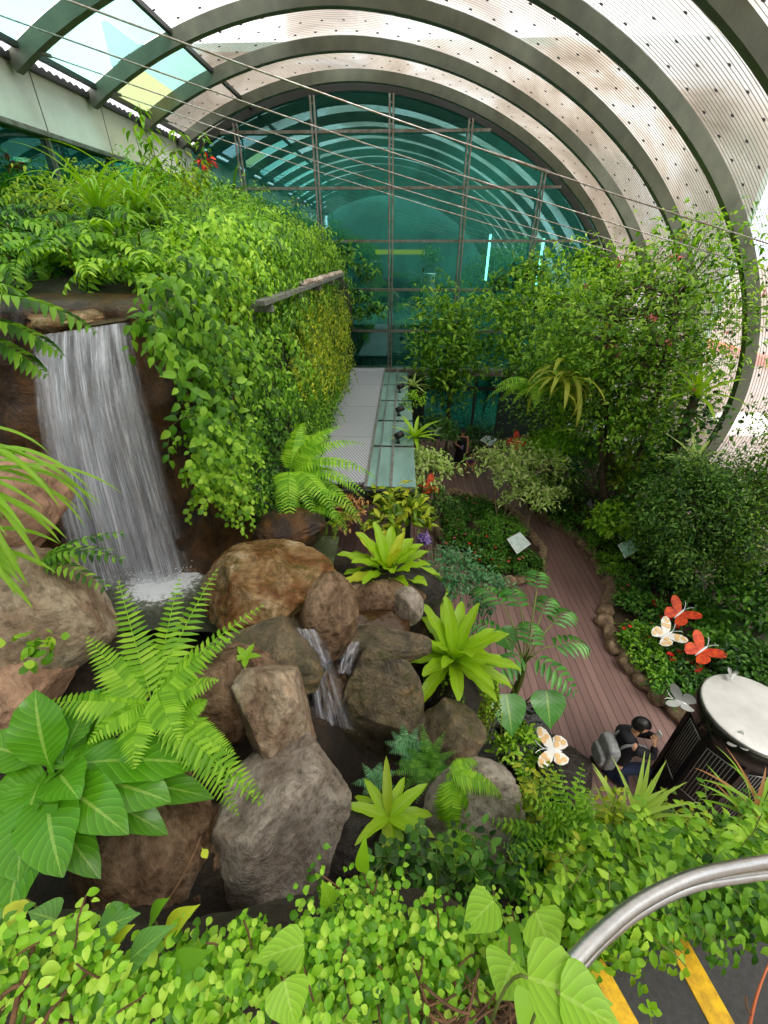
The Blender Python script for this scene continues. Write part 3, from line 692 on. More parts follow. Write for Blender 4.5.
def bed(name, poly, z1, sm=6):
    c = poly.mean(0); R = []
    for s, h in ((1, -.02), (.985, .09), (.85, z1*.8), (.5, z1), (0.02, z1)): R.append([(c[0]+(q[0]-c[0])*s, c[1]+(q[1]-c[1])*s, GZ+h) for q in np.r_[poly, poly[:1]]])
    return tag(build(name, grid(np.array(R)), 'soil', None, True, (c[0], c[1], GZ)), **ST)
bed('ground_island', isl, .16)
# right bed: from the path edge up to the vault
def edge_x(y): return float(np.interp(y, rb[::-1, 1], rb[::-1, 0]))
def rbz(x, y):
    k = (x-edge_x(y))/max(.5, 8.2-edge_x(y)); return GZ+.08+.75*max(0, min(1, k))
X = [[(edge_x(y)+(8.1-edge_x(y))*s, y, rbz(edge_x(y)+(8.1-edge_x(y))*s, y)) for s in np.linspace(0, 1, 10)] for y in np.linspace(2.6, 17.9, 40)]
tag(build('ground_right_bed', grid(np.array(X)), 'soil', None, True, (6, 9, GZ)), **ST)
def stones(poly, n, label, group, closed, sc=1., seed=0):
    p = np.r_[poly, poly[:1]] if closed else poly
    s = np.r_[0, np.cumsum(np.linalg.norm(np.diff(p, axis=0), axis=1))]; pos = 0; i = 0
    while pos < s[-1]:
        l = (.26+.2*((i*.618) % 1))*sc
        x = np.interp(pos+l/2, s, p[:, 0]); y = np.interp(pos+l/2, s, p[:, 1]); x2 = np.interp(min(s[-1], pos+l), s, p[:, 0]); y2 = np.interp(min(s[-1], pos+l), s, p[:, 1])
        rock('edging_stone', label, (x, y, GZ+.08), (l*.56, .15*sc*(.9+.3*((i*.37) % 1)), .16*sc), 'stone', seed+i, 7, math.atan2(y2-y, x2-x), 3, .06, group, 'stone')
        pos += l; i += 1
stones(isl, 0, 'rough tan edging stone around the island flower bed', 'stones edging the island bed', True, .9, 10)
stones(rb[3:], 0, 'rough tan edging stone along the right flower bed', 'stones edging the right flower bed', False, 1.1, 60)
# ================================================================== CANOPY OVER THE SIDE PASSAGE
CZ0 = -3.9
cn = thing('walkway_canopy', 'long canopy with grey grating and glass panels beside the vine cliff', 'canopy', (-.8, 12, GZ))
gm, nt, N, L = newmat('steel_grating')
tc = nodes(nt, 'ShaderNodeTexCoord'); vo = nodes(nt, 'ShaderNodeTexChecker', Scale=14); vo.inputs[1].default_value = srgb(176, 178, 184); vo.inputs[2].default_value = srgb(122, 126, 134)
mp = nodes(nt, 'ShaderNodeMapping'); mp.inputs['Scale'].default_value = (2, 1, 1); L.new(tc.outputs['Object'], mp.inputs[0]); L.new(mp.outputs[0], vo.inputs[0])
b = nodes(nt, 'ShaderNodeBsdfPrincipled', Roughness=.5); L.new(vo.outputs[0], b.inputs['Base Color']); o = nodes(nt, 'ShaderNodeOutputMaterial'); L.new(b.outputs[0], o.inputs[0])
M['grating'] = gm
build('grating', join([box2((-1.93, y0+.01, CZ0), (-.68, y1-.01, CZ0+.05)) for y0, y1 in ((7.3, 9.7), (9.7, 12.1), (12.1, 14.5), (14.5, 16.9))]), 'grating', cn, False)
ysb = [7.1, 9.15, 10.9, 12.7, 14.5, 16.3]
for i in range(5):
    r_ = .32-(.1 if i > 2 else 0)
    build('glass_panel', box2((-.62, ysb[i]+.06, CZ0-.02+.05), (r_, ysb[i+1]-.06, CZ0+.05)), 'canglass', cn, False)
[build('cross_beam', box2((-1.95, y-.05, CZ0-.16), (.3, y+.05, CZ0-.02)), 'beam', cn, False) for y in ysb]
build('long_beam', join([box2((x-.03, 7.1, CZ0-.1), (x+.03, 16.9, CZ0+.075)) for x in (-.65, -.16)]+[box2((-.45, 7.1, CZ0+.05), (-.43, 16.3, CZ0+.1))]), 'beam', cn, False)
build('edge_rail', join([box2((-2.2, 7.1, CZ0), (-2.14, 16.9, CZ0+.08)), box2((-2.42, 7.1, CZ0), (-2.36, 16.9, CZ0+.08))]+[box2((-2.4, y-.04, CZ0-.06), (-1.95, y+.04, CZ0)) for y in ysb]), 'beam', cn, False)
build('fascia', box2((-1.95, 7.02, CZ0-.28), (.3, 7.1, CZ0+.02)), 'frame_d', cn, False)
[build('post', box2((x-.05, y-.05, GZ), (x+.05, y+.05, CZ0-.1)), 'frame_d', cn, False) for x in (-1.9, .2) for y in (7.2, 12, 16.2)]
tag(build('clip', box2((0, 0, 0), (.001, .001, .001)), 'beam', cn, False)) if False else None
for i, y in enumerate((9.35, 11.3, 13.6)):
    t = thing('spotlight', ('nearest', 'middle', 'farthest')[i]+' black spotlight standing on the canopy glass panels', 'spotlight', (-.05, y, CZ0+.05), 'spotlights on the canopy')
    build('base', box2((-.1, y-.05, CZ0+.05), (0, y+.05, CZ0+.08)), 'black', t, False)
    build('bracket', tube([(-.05, y, CZ0+.07), (-.05, y, CZ0+.2)], .018, 6), 'black', t); build('lamp_head', tube([(-.12, y-.02, CZ0+.2), (.06, y+.06, CZ0+.27)], [.075, .085], 14), 'black', t)
# ================================================================== STAIR AND HANDRAIL (lower right)
def stair():
    n1a, n1b = P(600, 958, z=-1.92), P(640, 1030, z=-1.92); n2a, n2b = P(680, 930, z=-2.1), P(736, 1030, z=-2.1)
    n1a, n1b, n2a, n2b = [q[:2] for q in (n1a, n1b, n2a, n2b)]
    e1 = unit(n1b-n1a); e2 = unit(n2b-n2a); step = (n2a-n1a)
    def edge(k):
        a = n1a+step*(k-1); e = unit(e1+(e2-e1)*(k-1)); return a-e*.14, a+e*.9, e
    for k in range(0, 4):
        z = -1.92-.18*(k-1); a0, a1, e = edge(k-1 if k else -1); b0, b1, e_ = edge(k)
        nrm = np.array([-e_[1], e_[0]]); nrm = nrm if nrm@(b0-a0) > 0 else -nrm
        b0o, b1o = b0, b1
        lb = ('top dark stair tread hidden under the leaves at the bottom', 'dark stair tread with yellow nosing, higher of the two in view', 'dark stair tread with yellow nosing, lower of the two in view', 'dark stair tread below the two yellow nosings at the right')[k]
        if k == 0: continue
        if k == 3: b0, b1 = b0+step*1.2, b1+step*1.2; b0o, b1o = b0, b1
        t = thing('stair_tread', lb, 'stair', ((a0[0]+b1[0])/2, (a0[1]+b1[1])/2, z-.06))
        def slab(p, z0, z1): return np.array([(q[0], q[1], z0) for q in p]+[(q[0], q[1], z1) for q in p]), [np.array([(0, 1, 2, 3), (7, 6, 5, 4), (0, 4, 5, 1), (1, 5, 6, 2), (2, 6, 7, 3), (3, 7, 4, 0)])]
        build('board', slab([a0+nrm*.02, b0o, b1o, a1+nrm*.02], z-.05, z), 'tread', t, False)
        build('nosing', slab([b0o-nrm*.075, b0o+nrm*.004, b1o+nrm*.004, b1o-nrm*.075], z-.052, z+.006), 'yellow', t, False)
    tag(build('trim_22', join([box2((-.2, -.9, -3.2), (2.6, -.82, -1.9))]), 'frame_d', None, False), **ST)
stair()
hr = thing('handrail', 'curved brushed steel double handrail of the stair at the lower right', 'handrail', P(575, 985, d=.66))
def curve_px(pts, n=40):
    Q = np.array([P(u, v, d=d) for u, v, d in pts]); s = np.linspace(0, 1, len(Q)); tt = np.linspace(0, 1, n)
    # Catmull-Rom
    out = []
    for t in tt:
        f = t*(len(Q)-1); i = min(int(f), len(Q)-2); w = f-i; p0 = Q[max(i-1, 0)]; p1 = Q[i]; p2 = Q[i+1]; p3 = Q[min(i+2, len(Q)-1)]
        out.append(.5*((2*p1)+(-p0+p2)*w+(2*p0-5*p1+4*p2-p3)*w*w+(-p0+3*p1-3*p2+p3)*w**3))
    return np.array(out)
r1 = curve_px([(548, 996, 0.717), (570, 966, 0.750), (600, 934, 0.795), (640, 902, 0.862), (690, 878, 0.941), (740, 866, 1.030), (790, 858, 1.120), (850, 850, 1.232)])
r2 = curve_px([(556, 996, 0.784), (576, 970, 0.818), (605, 938, 0.862), (645, 908, 0.930), (692, 887, 1.008), (742, 878, 1.098), (792, 872, 1.187), (850, 866, 1.299)])
build('rail', tube(r1, .0138, 14), 'rail', hr); build('rail', tube(r2, .0115, 12), 'rail', hr)
[build('post', tube([q, q+(0, 0, -1.05)], .014, 8), 'rail', hr) for q in (r1[-1],)]
# ================================================================== rear end of the hall (behind the viewpoint)
tag(build('wall_rear', box2((XW, -11.2, GZ), (8.3, -11, 4.6)), plain('rear_wall', (104, 140, 128), .8), None, False, (0, -11, GZ)), **ST)
# ================================================================== TERRAIN, CLIFF
ctrl = []
def cp(u, v, d, dz=0): q = P(u, v, d=d); ctrl.append((q[0], q[1], q[2]+dz))
for x in (-3, -2, -1, -.4, 0, .3): ctrl += [(x, -.9, -1.62), (x, -.3, -1.6), (x*.9, .18, -1.62)]
for x in (.6, .8, 1.1): ctrl += [(x, y, -3.0) for y in (-.9, -.5, -.1, .15, .35)]
for x in (1.2, 2., 2.6): ctrl += [(x, -.8, -2.9), (x, 0, -3.0)]
for u in (0, 80, 160, 240, 320, 400, 480, 540): cp(u, 960, 1.08, -.05)
for u in (30, 110, 200): cp(u, 860, 2.0, -.12)
cp(60, 800, 2.15, -.1); cp(0, 760, 2.2, -.1); cp(150, 760, 2.5, -.2); cp(150, 690, 2.6, -.1); cp(40, 620, 2.8, -.3); cp(-60, 560, 2.9, 0); cp(-150, 500, 2.6, 0)
cp(280, 880, 2.4, -.35); cp(350, 880, 2.4, -.45); cp(400, 850, 2.6, -.3); cp(220, 900, 1.9, -.5); cp(300, 840, 2.9, -.4); cp(230, 720, 3.2, -.2); cp(300, 700, 3.5, -.3)
cp(470, 840, 3.3, -.35); cp(430, 780, 3.7, -.3); cp(380, 780, 3.9, -.5); cp(385, 700, 4.6, -.45); cp(450, 740, 4.9, -.3); cp(280, 640, 4.0, -.35); cp(335, 690, 4.5, -.4)
for x, y in ((-3, 3.0), (-2.4, 3.2), (-1.9, 3.6), (-1.3, 3.7), (-1.2, 3.1)): ctrl.append((x, y, -3.5))
ctrl += [(-.1, 3.5, -3.75), (.35, 3.6, -3.75), (-.3, 4.2, -3.6), (.3, 4.4, -3.7), (-1., 4.4, -3.3), (-2, 4.6, -3.0), (.8, 4.3, -4.6), (.7, 5., -4.8)]
ctrl += [(1.3, 3.4, -7.4), (1.6, 3., -7.4), (1.3, 5, -7.3), (2, 4, -7.45), (2.4, 3, -7.4), (1., 5.8, -7.3), (0, 6, -7.3), (-1, 6.5, -7.3), (-2, 7, -7.3), (2.5, 4.8, -7.5), (1.8, 5.8, -7.5)]
for u, v, d in ((560, 900, 2.2), (620, 860, 2.3), (680, 850, 2.4), (740, 840, 2.5), (790, 860, 2.4), (560, 840, 2.7), (620, 810, 2.9), (690, 815, 2.9), (750, 815, 2.9), (520, 860, 2.8), (500, 920, 2.)): cp(u, v, d, -.28)
for x in (1, 1.5, 2, 2.6, 3.2): ctrl.append((x, 1.75, -6.6)); ctrl.append((x, 2.3, -7.5))
for x in (1.75, 2.1, 2.5, 2.9, 3.3): ctrl += [(x, y, -7.8) for y in np.arange(2.6, 6.7, .4)]
ctrl = np.array(ctrl)
def hz(x, y):
    d2 = (ctrl[:, 0]-x)**2+(ctrl[:, 1]-y)**2+.004; w = d2**-1.7
    return float((w*ctrl[:, 2]).sum()/w.sum())
xs = np.arange(-4.4, 3.4, .085); yy = np.arange(-1., 6.6, .085)
X = np.array([[(x, y, hz(x, y)+.07*noise.fractal(Vector((x*2.5, y*2.5, 0)), 1, 2, 4)) for x in xs] for y in yy])
tag(build('ground_slope', grid(X), rockmat('earth_slope', [(26, 22, 16), (52, 42, 30), (84, 66, 46)], .7, 2.5, (40, 48, 20), .35), None, True, (0, 2, GZ)), **ST)
# cliff carrying the vines: face near x=-2, terrace rising to the left wall
def facex(y, z): return -2.08+.12*math.sin(y*1.3+z)+.08*math.sin(z*2.3+y*.7)-.03*max(0, -z-1)
def ztop(y): return float(np.interp(y, [3.9, 4.6, 5.5, 7, 10, 14, 18], [-.62, -.3, .0, .15, .0, -.4, -.8]))
def rise(y): return float(np.interp(y, [4, 5, 6.5, 8, 10, 12, 17], [.05, .1, .15, .35, .9, 1.4, 2.4]))
R = []
for y in np.linspace(4.0, 17.9, 80):
    zt = ztop(y); row = [(facex(y, z), y, z) for z in np.linspace(GZ, zt-.3, 22)]
    for s in np.linspace(0, 1, 16): row.append((facex(y, zt)-.15-(5.1*s), y, zt-.1+rise(y)*s**.62+.1*noise.fractal(Vector((s*6, y, 3)), 1, 2, 3)))
    R.append(row)
front = [[(p[0], 4.0, p[2]) for p in R[0]], ]
fr = [(p[0], p[1]+.25, p[2]) for p in R[0]]
tag(build('ground_cliff', grid(np.array(R)), 'cliff', None, True, (-4, 9, GZ)), **ST)
# rock face behind the waterfall (one continuous wall from left of frame round to the vine corner)
R = []
for x in np.linspace(-4.6, -1.75, 64):
    row = []
    for z in np.linspace(-3.6, -.42, 60):
        v = Vector((x*1.3, z*.8, 2.)); b = noise.ridged_multi_fractal(v, 1., 2.1, 5, 1., 2.)*.13+noise.fractal(v*3, 1, 2, 4)*.05
        y = 3.95-b+.18*max(0, (-z-.5)/3)*-1+.55*max(0, min(1, (x+2.12)/.3))+(-.5*max(0, -3.15-x))
        row.append((x, y, z))
    row.append((x, row[-1][1]+.15, -.36)); row.append((x, 5.2, -.34)); R.append(row)
tag(build('wet_rock', grid(np.array(R)), 'rock_fall', None, True, (-3, 3.9, -3.6)), 'dark wet rock face behind the tall waterfall', 'rock')
rock('ledge_rock', 'flat mossy brown ledge rock at the top of the tall waterfall', P(75, 306, y=4.15)+(0, 0, -.1), (.52, .5, .12), 'rock_moss', 3, 7, .2, 5, .06)
def rk(lb, u, v, d, rx, rz, ry, mat, seed, cuts=9, rz_=0, tilt=0, rough=.05, name='rock', depth=(.62, .95)):
    k = d/FPX; return rock(name, lb, P(u, v, d=d), (rx*k, ry, rz*k), mat, seed, cuts, rz_, 5, rough, None, 'rock', tilt, depth)
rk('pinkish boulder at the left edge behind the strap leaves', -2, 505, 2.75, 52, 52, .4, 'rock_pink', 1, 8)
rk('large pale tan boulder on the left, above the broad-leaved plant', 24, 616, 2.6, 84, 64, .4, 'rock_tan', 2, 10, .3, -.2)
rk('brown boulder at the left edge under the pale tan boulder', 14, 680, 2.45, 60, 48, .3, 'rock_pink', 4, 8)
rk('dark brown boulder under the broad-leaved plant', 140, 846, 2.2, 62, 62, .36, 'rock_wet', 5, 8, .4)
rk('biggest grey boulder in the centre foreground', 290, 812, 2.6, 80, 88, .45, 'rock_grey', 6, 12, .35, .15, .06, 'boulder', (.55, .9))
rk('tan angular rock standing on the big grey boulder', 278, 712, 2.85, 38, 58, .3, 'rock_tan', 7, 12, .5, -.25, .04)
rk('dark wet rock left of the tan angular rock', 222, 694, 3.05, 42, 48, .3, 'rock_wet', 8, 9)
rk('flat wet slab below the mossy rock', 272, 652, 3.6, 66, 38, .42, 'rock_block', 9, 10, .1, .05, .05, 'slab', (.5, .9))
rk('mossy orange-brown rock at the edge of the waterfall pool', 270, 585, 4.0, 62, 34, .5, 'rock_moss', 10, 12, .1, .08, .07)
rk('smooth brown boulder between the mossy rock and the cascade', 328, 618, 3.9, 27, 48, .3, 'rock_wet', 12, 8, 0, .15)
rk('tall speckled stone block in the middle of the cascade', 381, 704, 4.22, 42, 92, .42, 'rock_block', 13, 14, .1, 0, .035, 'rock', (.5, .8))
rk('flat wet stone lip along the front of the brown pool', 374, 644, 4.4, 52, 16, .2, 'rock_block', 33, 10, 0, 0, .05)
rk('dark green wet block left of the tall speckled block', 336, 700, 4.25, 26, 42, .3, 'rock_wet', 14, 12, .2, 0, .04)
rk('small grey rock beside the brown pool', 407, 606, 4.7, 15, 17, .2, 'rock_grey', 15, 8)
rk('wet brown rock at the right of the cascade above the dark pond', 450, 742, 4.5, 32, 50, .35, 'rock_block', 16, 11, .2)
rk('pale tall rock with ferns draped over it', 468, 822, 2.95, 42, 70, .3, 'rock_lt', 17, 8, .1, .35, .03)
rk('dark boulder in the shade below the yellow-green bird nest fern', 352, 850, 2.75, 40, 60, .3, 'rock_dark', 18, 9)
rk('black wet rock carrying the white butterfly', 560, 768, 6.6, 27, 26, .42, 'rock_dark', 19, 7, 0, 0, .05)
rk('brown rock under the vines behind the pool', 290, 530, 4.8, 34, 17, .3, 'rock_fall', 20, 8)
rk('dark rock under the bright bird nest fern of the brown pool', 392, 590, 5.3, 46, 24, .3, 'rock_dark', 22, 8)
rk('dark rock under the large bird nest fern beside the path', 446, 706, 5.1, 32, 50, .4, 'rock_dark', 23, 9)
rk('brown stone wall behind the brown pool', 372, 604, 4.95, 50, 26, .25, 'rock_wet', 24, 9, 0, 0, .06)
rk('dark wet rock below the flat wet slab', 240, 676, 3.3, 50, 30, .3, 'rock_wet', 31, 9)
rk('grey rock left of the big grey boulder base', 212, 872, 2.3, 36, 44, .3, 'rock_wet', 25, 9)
# ================================================================== WATER
def watermat(name, sx, sy, white=.5, tr=.45, rough=.15, edge=8.):
    m, nt, N, L = newmat(name)
    tc = nodes(nt, 'ShaderNodeTexCoord'); mp = nodes(nt, 'ShaderNodeMapping'); mp.inputs['Scale'].default_value = (sx, sy, 1); L.new(tc.outputs['UV'], mp.inputs[0])
    n = nodes(nt, 'ShaderNodeTexNoise', Scale=1, Detail=6, Roughness=.7, Distortion=.3); L.new(mp.outputs[0], n.inputs['Vector'])
    r = ramp(nt, [(0, 0, 0, 1), (.35, .35, .35, 1), (1, 1, 1, 1)], n.outputs[0], [.46-white*.12, .53, .64])
    b = nodes(nt, 'ShaderNodeBsdfPrincipled', Roughness=rough); b.inputs['Base Color'].default_value = srgb(226, 228, 238)
    t = nodes(nt, 'ShaderNodeBsdfTransparent')
    sp = nodes(nt, 'ShaderNodeSeparateXYZ'); L.new(tc.outputs['UV'], sp.inputs[0])
    e1 = nodes(nt, 'ShaderNodeMath', operation='SUBTRACT'); e1.inputs[0].default_value = 1; L.new(sp.outputs[0], e1.inputs[1])
    e2 = nodes(nt, 'ShaderNodeMath', operation='MINIMUM'); L.new(sp.outputs[0], e2.inputs[0]); L.new(e1.outputs[0], e2.inputs[1])
    e3 = nodes(nt, 'ShaderNodeMath', operation='MULTIPLY', use_clamp=True); L.new(e2.outputs[0], e3.inputs[0]); e3.inputs[1].default_value = edge
    e4 = nodes(nt, 'ShaderNodeMath', operation='MULTIPLY'); L.new(r.outputs[0], e4.inputs[0]); L.new(e3.outputs[0], e4.inputs[1])
    ml = nodes(nt, 'ShaderNodeMath', operation='MULTIPLY'); L.new(e4.outputs[0], ml.inputs[0]); ml.inputs[1].default_value = 1-tr*.3
    x = nodes(nt, 'ShaderNodeMixShader'); L.new(ml.outputs[0], x.inputs[0]); L.new(t.outputs[0], x.inputs[1]); L.new(b.outputs[0], x.inputs[2])
    o = nodes(nt, 'ShaderNodeOutputMaterial'); L.new(x.outputs[0], o.inputs[0]); return m
M['fall'] = watermat('falling_water', 26, 2.2, 1.0, .25)
M['fall2'] = watermat('cascade_water', 7, 2.2, .5, .45, .15, 2.6)
def sheet(name, tl, tr_, bl, br, out, mat, parent, n=40, m=40, amp=.03, seed=0):
    tl, tr_, bl, br = map(lambda q: np.array(q, float), (tl, tr_, bl, br)); X = []; UV = []
    for i in range(n):
        s = i/(n-1); l = tl*(1-s)+bl*s; r = tr_*(1-s)+br*s
        l[2] = tl[2]+(bl[2]-tl[2])*(s*.35+.65*s**1.7); r[2] = tr_[2]+(br[2]-tr_[2])*(s*.35+.65*s**1.7); row = []
        for j in range(m):
            w = j/(m-1); q = l*(1-w)+r*w; k = noise.fractal(Vector((w*9+seed, s*1.4, seed)), 1, 2, 4)
            row.append(q+np.array(out)*(math.sin(min(1, s*1.6)*PI/2)*1.)+np.array([0, -1, 0])*amp*k); UV.append((w, s))
        X.append(row)
    return build(name, grid(np.array(X)), mat, parent, True, None, np.array(UV))
PZ = -3.1
wf = thing('waterfall', 'tall white waterfall pouring off the mossy ledge at the left', 'waterfall', (-2.7, 3.5, PZ))
for k, (dy, sd) in enumerate(((0, 0), (-.06, 4), (.06, 9))):
    tl = P(38-k*3, 336, y=3.64+dy); tr_ = P(126+k*2, 322, y=3.72+dy); bl = P(88-k*4, 586, z=PZ); br = P(186+k*5, 572, z=PZ); bl[1] += dy; br[1] += dy
    sheet('water_sheet', tl, tr_, bl, br, (0, -.06, 0), M['fall'], wf, amp=.05, seed=sd)
lip = [P(38, 336, y=3.64), P(126, 322, y=3.72)]
X = [[lip[0]*(1-w)+lip[1]*w+np.array([0, t*.5, .012+.03*math.sin(t*PI)]) for w in np.linspace(0, 1, 14)] for t in np.linspace(0, 1, 8)]
build('lip_water', grid(np.array(X)), frostmat('lip_water', (150, 140, 108), .6, .05), wf)
# pool
def poolmat(name, foam_at, fr, deep, tr=.35):
    m, nt, N, L = newmat(name)
    b = nodes(nt, 'ShaderNodeBsdfPrincipled', Roughness=.06); b.inputs['Specular IOR Level'].default_value = .8
    g = nodes(nt, 'ShaderNodeNewGeometry'); d = nodes(nt, 'ShaderNodeVectorMath', operation='DISTANCE'); L.new(g.outputs['Position'], d.inputs[0]); d.inputs[1].default_value = foam_at
    n = noise_fac(nt, 16, 6, .7, dist=.6)
    a = nodes(nt, 'ShaderNodeMath', operation='DIVIDE'); L.new(d.outputs['Value'], a.inputs[0]); a.inputs[1].default_value = fr
    s = nodes(nt, 'ShaderNodeMath', operation='SUBTRACT'); s.inputs[0].default_value = .92; L.new(a.outputs[0], s.inputs[1])
    ad = nodes(nt, 'ShaderNodeMath', operation='MULTIPLY_ADD'); L.new(n, ad.inputs[0]); ad.inputs[1].default_value = 1.1; L.new(s.outputs[0], ad.inputs[2])
    r = ramp(nt, [srgb(*deep), srgb(*[min(255, q+50) for q in deep]), srgb(232, 234, 242)], ad.outputs[0], [.55, .8, 1.15/1.2])
    L.new(r.outputs[0], b.inputs['Base Color'])
    w = noise_fac(nt, 12, 3, .5); bp = nodes(nt, 'ShaderNodeBump', Strength=.35, Distance=.03); L.new(w, bp.inputs['Height']); L.new(bp.outputs[0], b.inputs['Normal'])
    o = nodes(nt, 'ShaderNodeOutputMaterial'); L.new(b.outputs[0], o.inputs[0]); return m
def surf(name, x0, x1, y0, y1, z, mat, lb, n=60, amp=.012, kind=None):
    X = np.array([[(x, y, z+amp*noise.fractal(Vector((x*5, y*5, z)), 1, 2, 3)) for x in np.linspace(x0, x1, n)] for y in np.linspace(y0, y1, n)])
    return tag(build(name, grid(X), mat, None, True, ((x0+x1)/2, (y0+y1)/2, z)), lb, 'water')
fo = P(150, 592, z=PZ)
surf('pool', -3.7, -.75, 2.75, 4.4, PZ, poolmat('pool_water', tuple(P(165, 578, z=PZ)), .62, (62, 66, 50)), 'foaming pool at the foot of the tall waterfall')
q = P(372, 625, d=4.5); BZ = q[2]
surf('pool', q[0]-.42, q[0]+.4, q[1]-.12, q[1]+.75, BZ, poolmat('brown_pool_water', tuple(P(352, 642, z=BZ)), .3, (70, 48, 26)), 'small brown pool behind the tall speckled block')
surf('pond', 1.1, 2.75, 2.7, 4.9, GZ+.06, poolmat('dark_pond_water', (1.75, 3.7, GZ), .16, (10, 10, 9)), 'black pond between the cascade and the path')
# splash drops at the foot of the fall
g = []
for i in range(260):
    a = P(rng.uniform(95, 200), rng.uniform(560, 590), z=PZ); g.append(ball(a+np.array([0, 0, abs(rng.normal())*.1]), rng.uniform(.003, .009), 1))
s = tag(build('splash', join(g), 'white', None, True, P(150, 580, z=PZ)), 'white spray of drops where the tall waterfall meets its pool', 'splash', kind='stuff')
c2 = thing('cascade', 'narrow white cascade running off the flat wet slab', 'waterfall', P(330, 720, d=3.9))
for k in range(2): sheet('water_sheet', P(293, 628, d=3.5-.03*k), P(318, 630, d=3.5-.03*k), P(306, 724, d=3.85-.05*k), P(352, 728, d=3.85-.05*k), (.03, -.02, .02), M['fall2'], c2, 24, 16, .03, k*3)
c3 = thing('cascade', 'small white cascade on the right side of the tall speckled block', 'waterfall', P(414, 722, d=4.4))
for k in range(2): sheet('water_sheet', P(403, 676, d=4.12-.03*k), P(417, 676, d=4.12-.03*k), P(404, 732, d=4.3-.05*k), P(424, 732, d=4.3-.05*k), (0, -.02, .02), M['fall2'], c3, 24, 16, .03, k*3)
c4 = thing('cascade', 'short white spill of water from the brown pool past the smooth brown boulder', 'waterfall', P(346, 668, d=4.1))
for k in range(2): sheet('water_sheet', P(340, 642, d=4.1-.03*k), P(362, 642, d=4.1-.03*k), P(336, 672, d=4.05-.05*k), P(352, 674, d=4.05-.05*k), (0, -.02, .02), M['fall2'], c4, 16, 16, .03, k*3)
# ================================================================== PLANTS
U = lambda a, b, n: rng.uniform(a, b, n)
def creeper(name, label, cat, p0, d0, nr, L, nl, size, asp, mat, T=T_oval, droop=.25, loc=None, group=None, stem='stem', extra=None, side=.8, jit=.12, nst=40):
    p0 = np.asarray(p0, float); n = len(p0)
    t = thing(name, label, cat, loc if loc is not None else p0[np.argmin(p0[:, 2])], group)
    g, paths = shoots(p0, d0, nr, L, nl, T, size, asp, droop, jit, side)
    build('foliage', g, mat, t)
    build('stem', join([tube(q, .0022+.0006*np.mean(L), 4, False) for q in paths[:nst]]), stem, t)
    if extra: build('foliage', extra[0], extra[1], t)
    return t
def vine(label, px, n, L, nl, size, asp, mat, T=T_oval, xp=-1.93, xj=.12, name='climbing_vine', droop=.25, up=.2):
    u0, u1, v0, v1 = px; p = []
    while len(p) < n:
        q = P(rng.uniform(u0, u1), rng.uniform(v0, v1), x=xp+rng.uniform(-xj, xj))
        if 3.3 < q[1] < 17.6: p.append(q)
    p = np.array(p)
    d = unit(rv(n)*.8+np.array([.35, -.2, up])); nr = unit(np.array([.75, -.45, .5])+rv(n)*.25)
    return creeper(name, label, 'vine', p, d, nr, U(L*.6, L*1.2, n), nl, size, asp, mat, T, droop)
# ---- vine cliff, from the waterfall corner to the glass wall
vine('broad-leaved climber hanging beside the top right of the tall waterfall', (150, 236, 268, 350), 110, .5, 9, .13, .55, 'vine', T_point, -1.9, .1)
vine('broad-leaved climber hanging halfway down beside the tall waterfall', (182, 250, 335, 430), 85, .45, 9, .125, .58, 'vine', T_oval, -1.85, .1)
vine('round-leaved bright creeper low on the cliff above the pool', (186, 252, 425, 505), 130, .35, 9, .075, .75, 'bright', T_round, -1.8, .1)
vine('leafy climber in the middle of the cliff, right of the broad-leaved ones', (240, 300, 275, 400), 230, .55, 11, .12, .5, 'vine', T_point, -1.92, .14)
vine('dark leafy climber low on the cliff behind the large cliff fern', (236, 306, 390, 500), 260, .45, 11, .085, .5, 'vine_d', T_point, -1.9, .12)
vine('yellow-green creeper under the stone-topped ledge pipe', (290, 342, 292, 376), 900, .7, 14, .1, .5, 'vine_y', T_point, -1.95, .15)
vine('mid-green creeper between the yellow creeper and the canopy', (296, 346, 366, 440), 620, .6, 13, .09, .5, 'vine', T_point, -1.98, .12)
vine('deep green creeper at the far end of the cliff by the teal glass', (316, 341, 280, 362), 460, .55, 12, .1, .5, 'vine_d', T_point, -2.1, .12)
vine('pale green creeper over the cliff edge above the ledge pipe', (256, 326, 240, 296), 620, .6, 14, .105, .45, 'vine', T_point, -2., .18)
vine('bright creeper over the cliff edge right of the waterfall top', (196, 262, 228, 292), 260, .6, 12, .11, .5, 'bright', T_point, -2.02, .16)
vine('small dark creeper at the foot of the cliff behind the pool', (250, 330, 470, 520), 110, .3, 8, .07, .5, 'vine_d', T_point, -1.7, .15)
# ---- terrace above the cliff
def spray(label, x0, x1, y0, y1, n, L, leaf, mat):
    g = []
    t = None
    for i in range(n):
        x, y = rng.uniform(x0, x1), rng.uniform(y0, y1); b = np.array([x, y, ter(x, y)-.05+rng.uniform(0, .2)])
        if t is None: t = thing('spray_plant', label, 'plant', ((x0+x1)/2, (y0+y1)/2, ter((x0+x1)/2, (y0+y1)/2)))
        g.append(frondT(b, rng.uniform(-2.3, .9), rng.uniform(.3, 1.2), L*rng.uniform(.7, 1.2), rng.uniform(1.2, 2.2), 11, leaf*rng.uniform(.8, 1.2), None, T_lance, lambda s: .85 if s < .85 else .6, .36, rng.uniform(-.5, .5), .55, pdroop=.35))
    build('foliage', join(g), mat, t)
    for i in range(5): x, y = rng.uniform(x0, x1), rng.uniform(y0, y1); build('stem', tube(bez((x, y, ter(x, y)-.1), (x, y, ter(x, y)+.2), (x+.2, y-.3, ter(x, y)+.3), 6), .012, 5), 'stem', t)
    return t
HK = .4
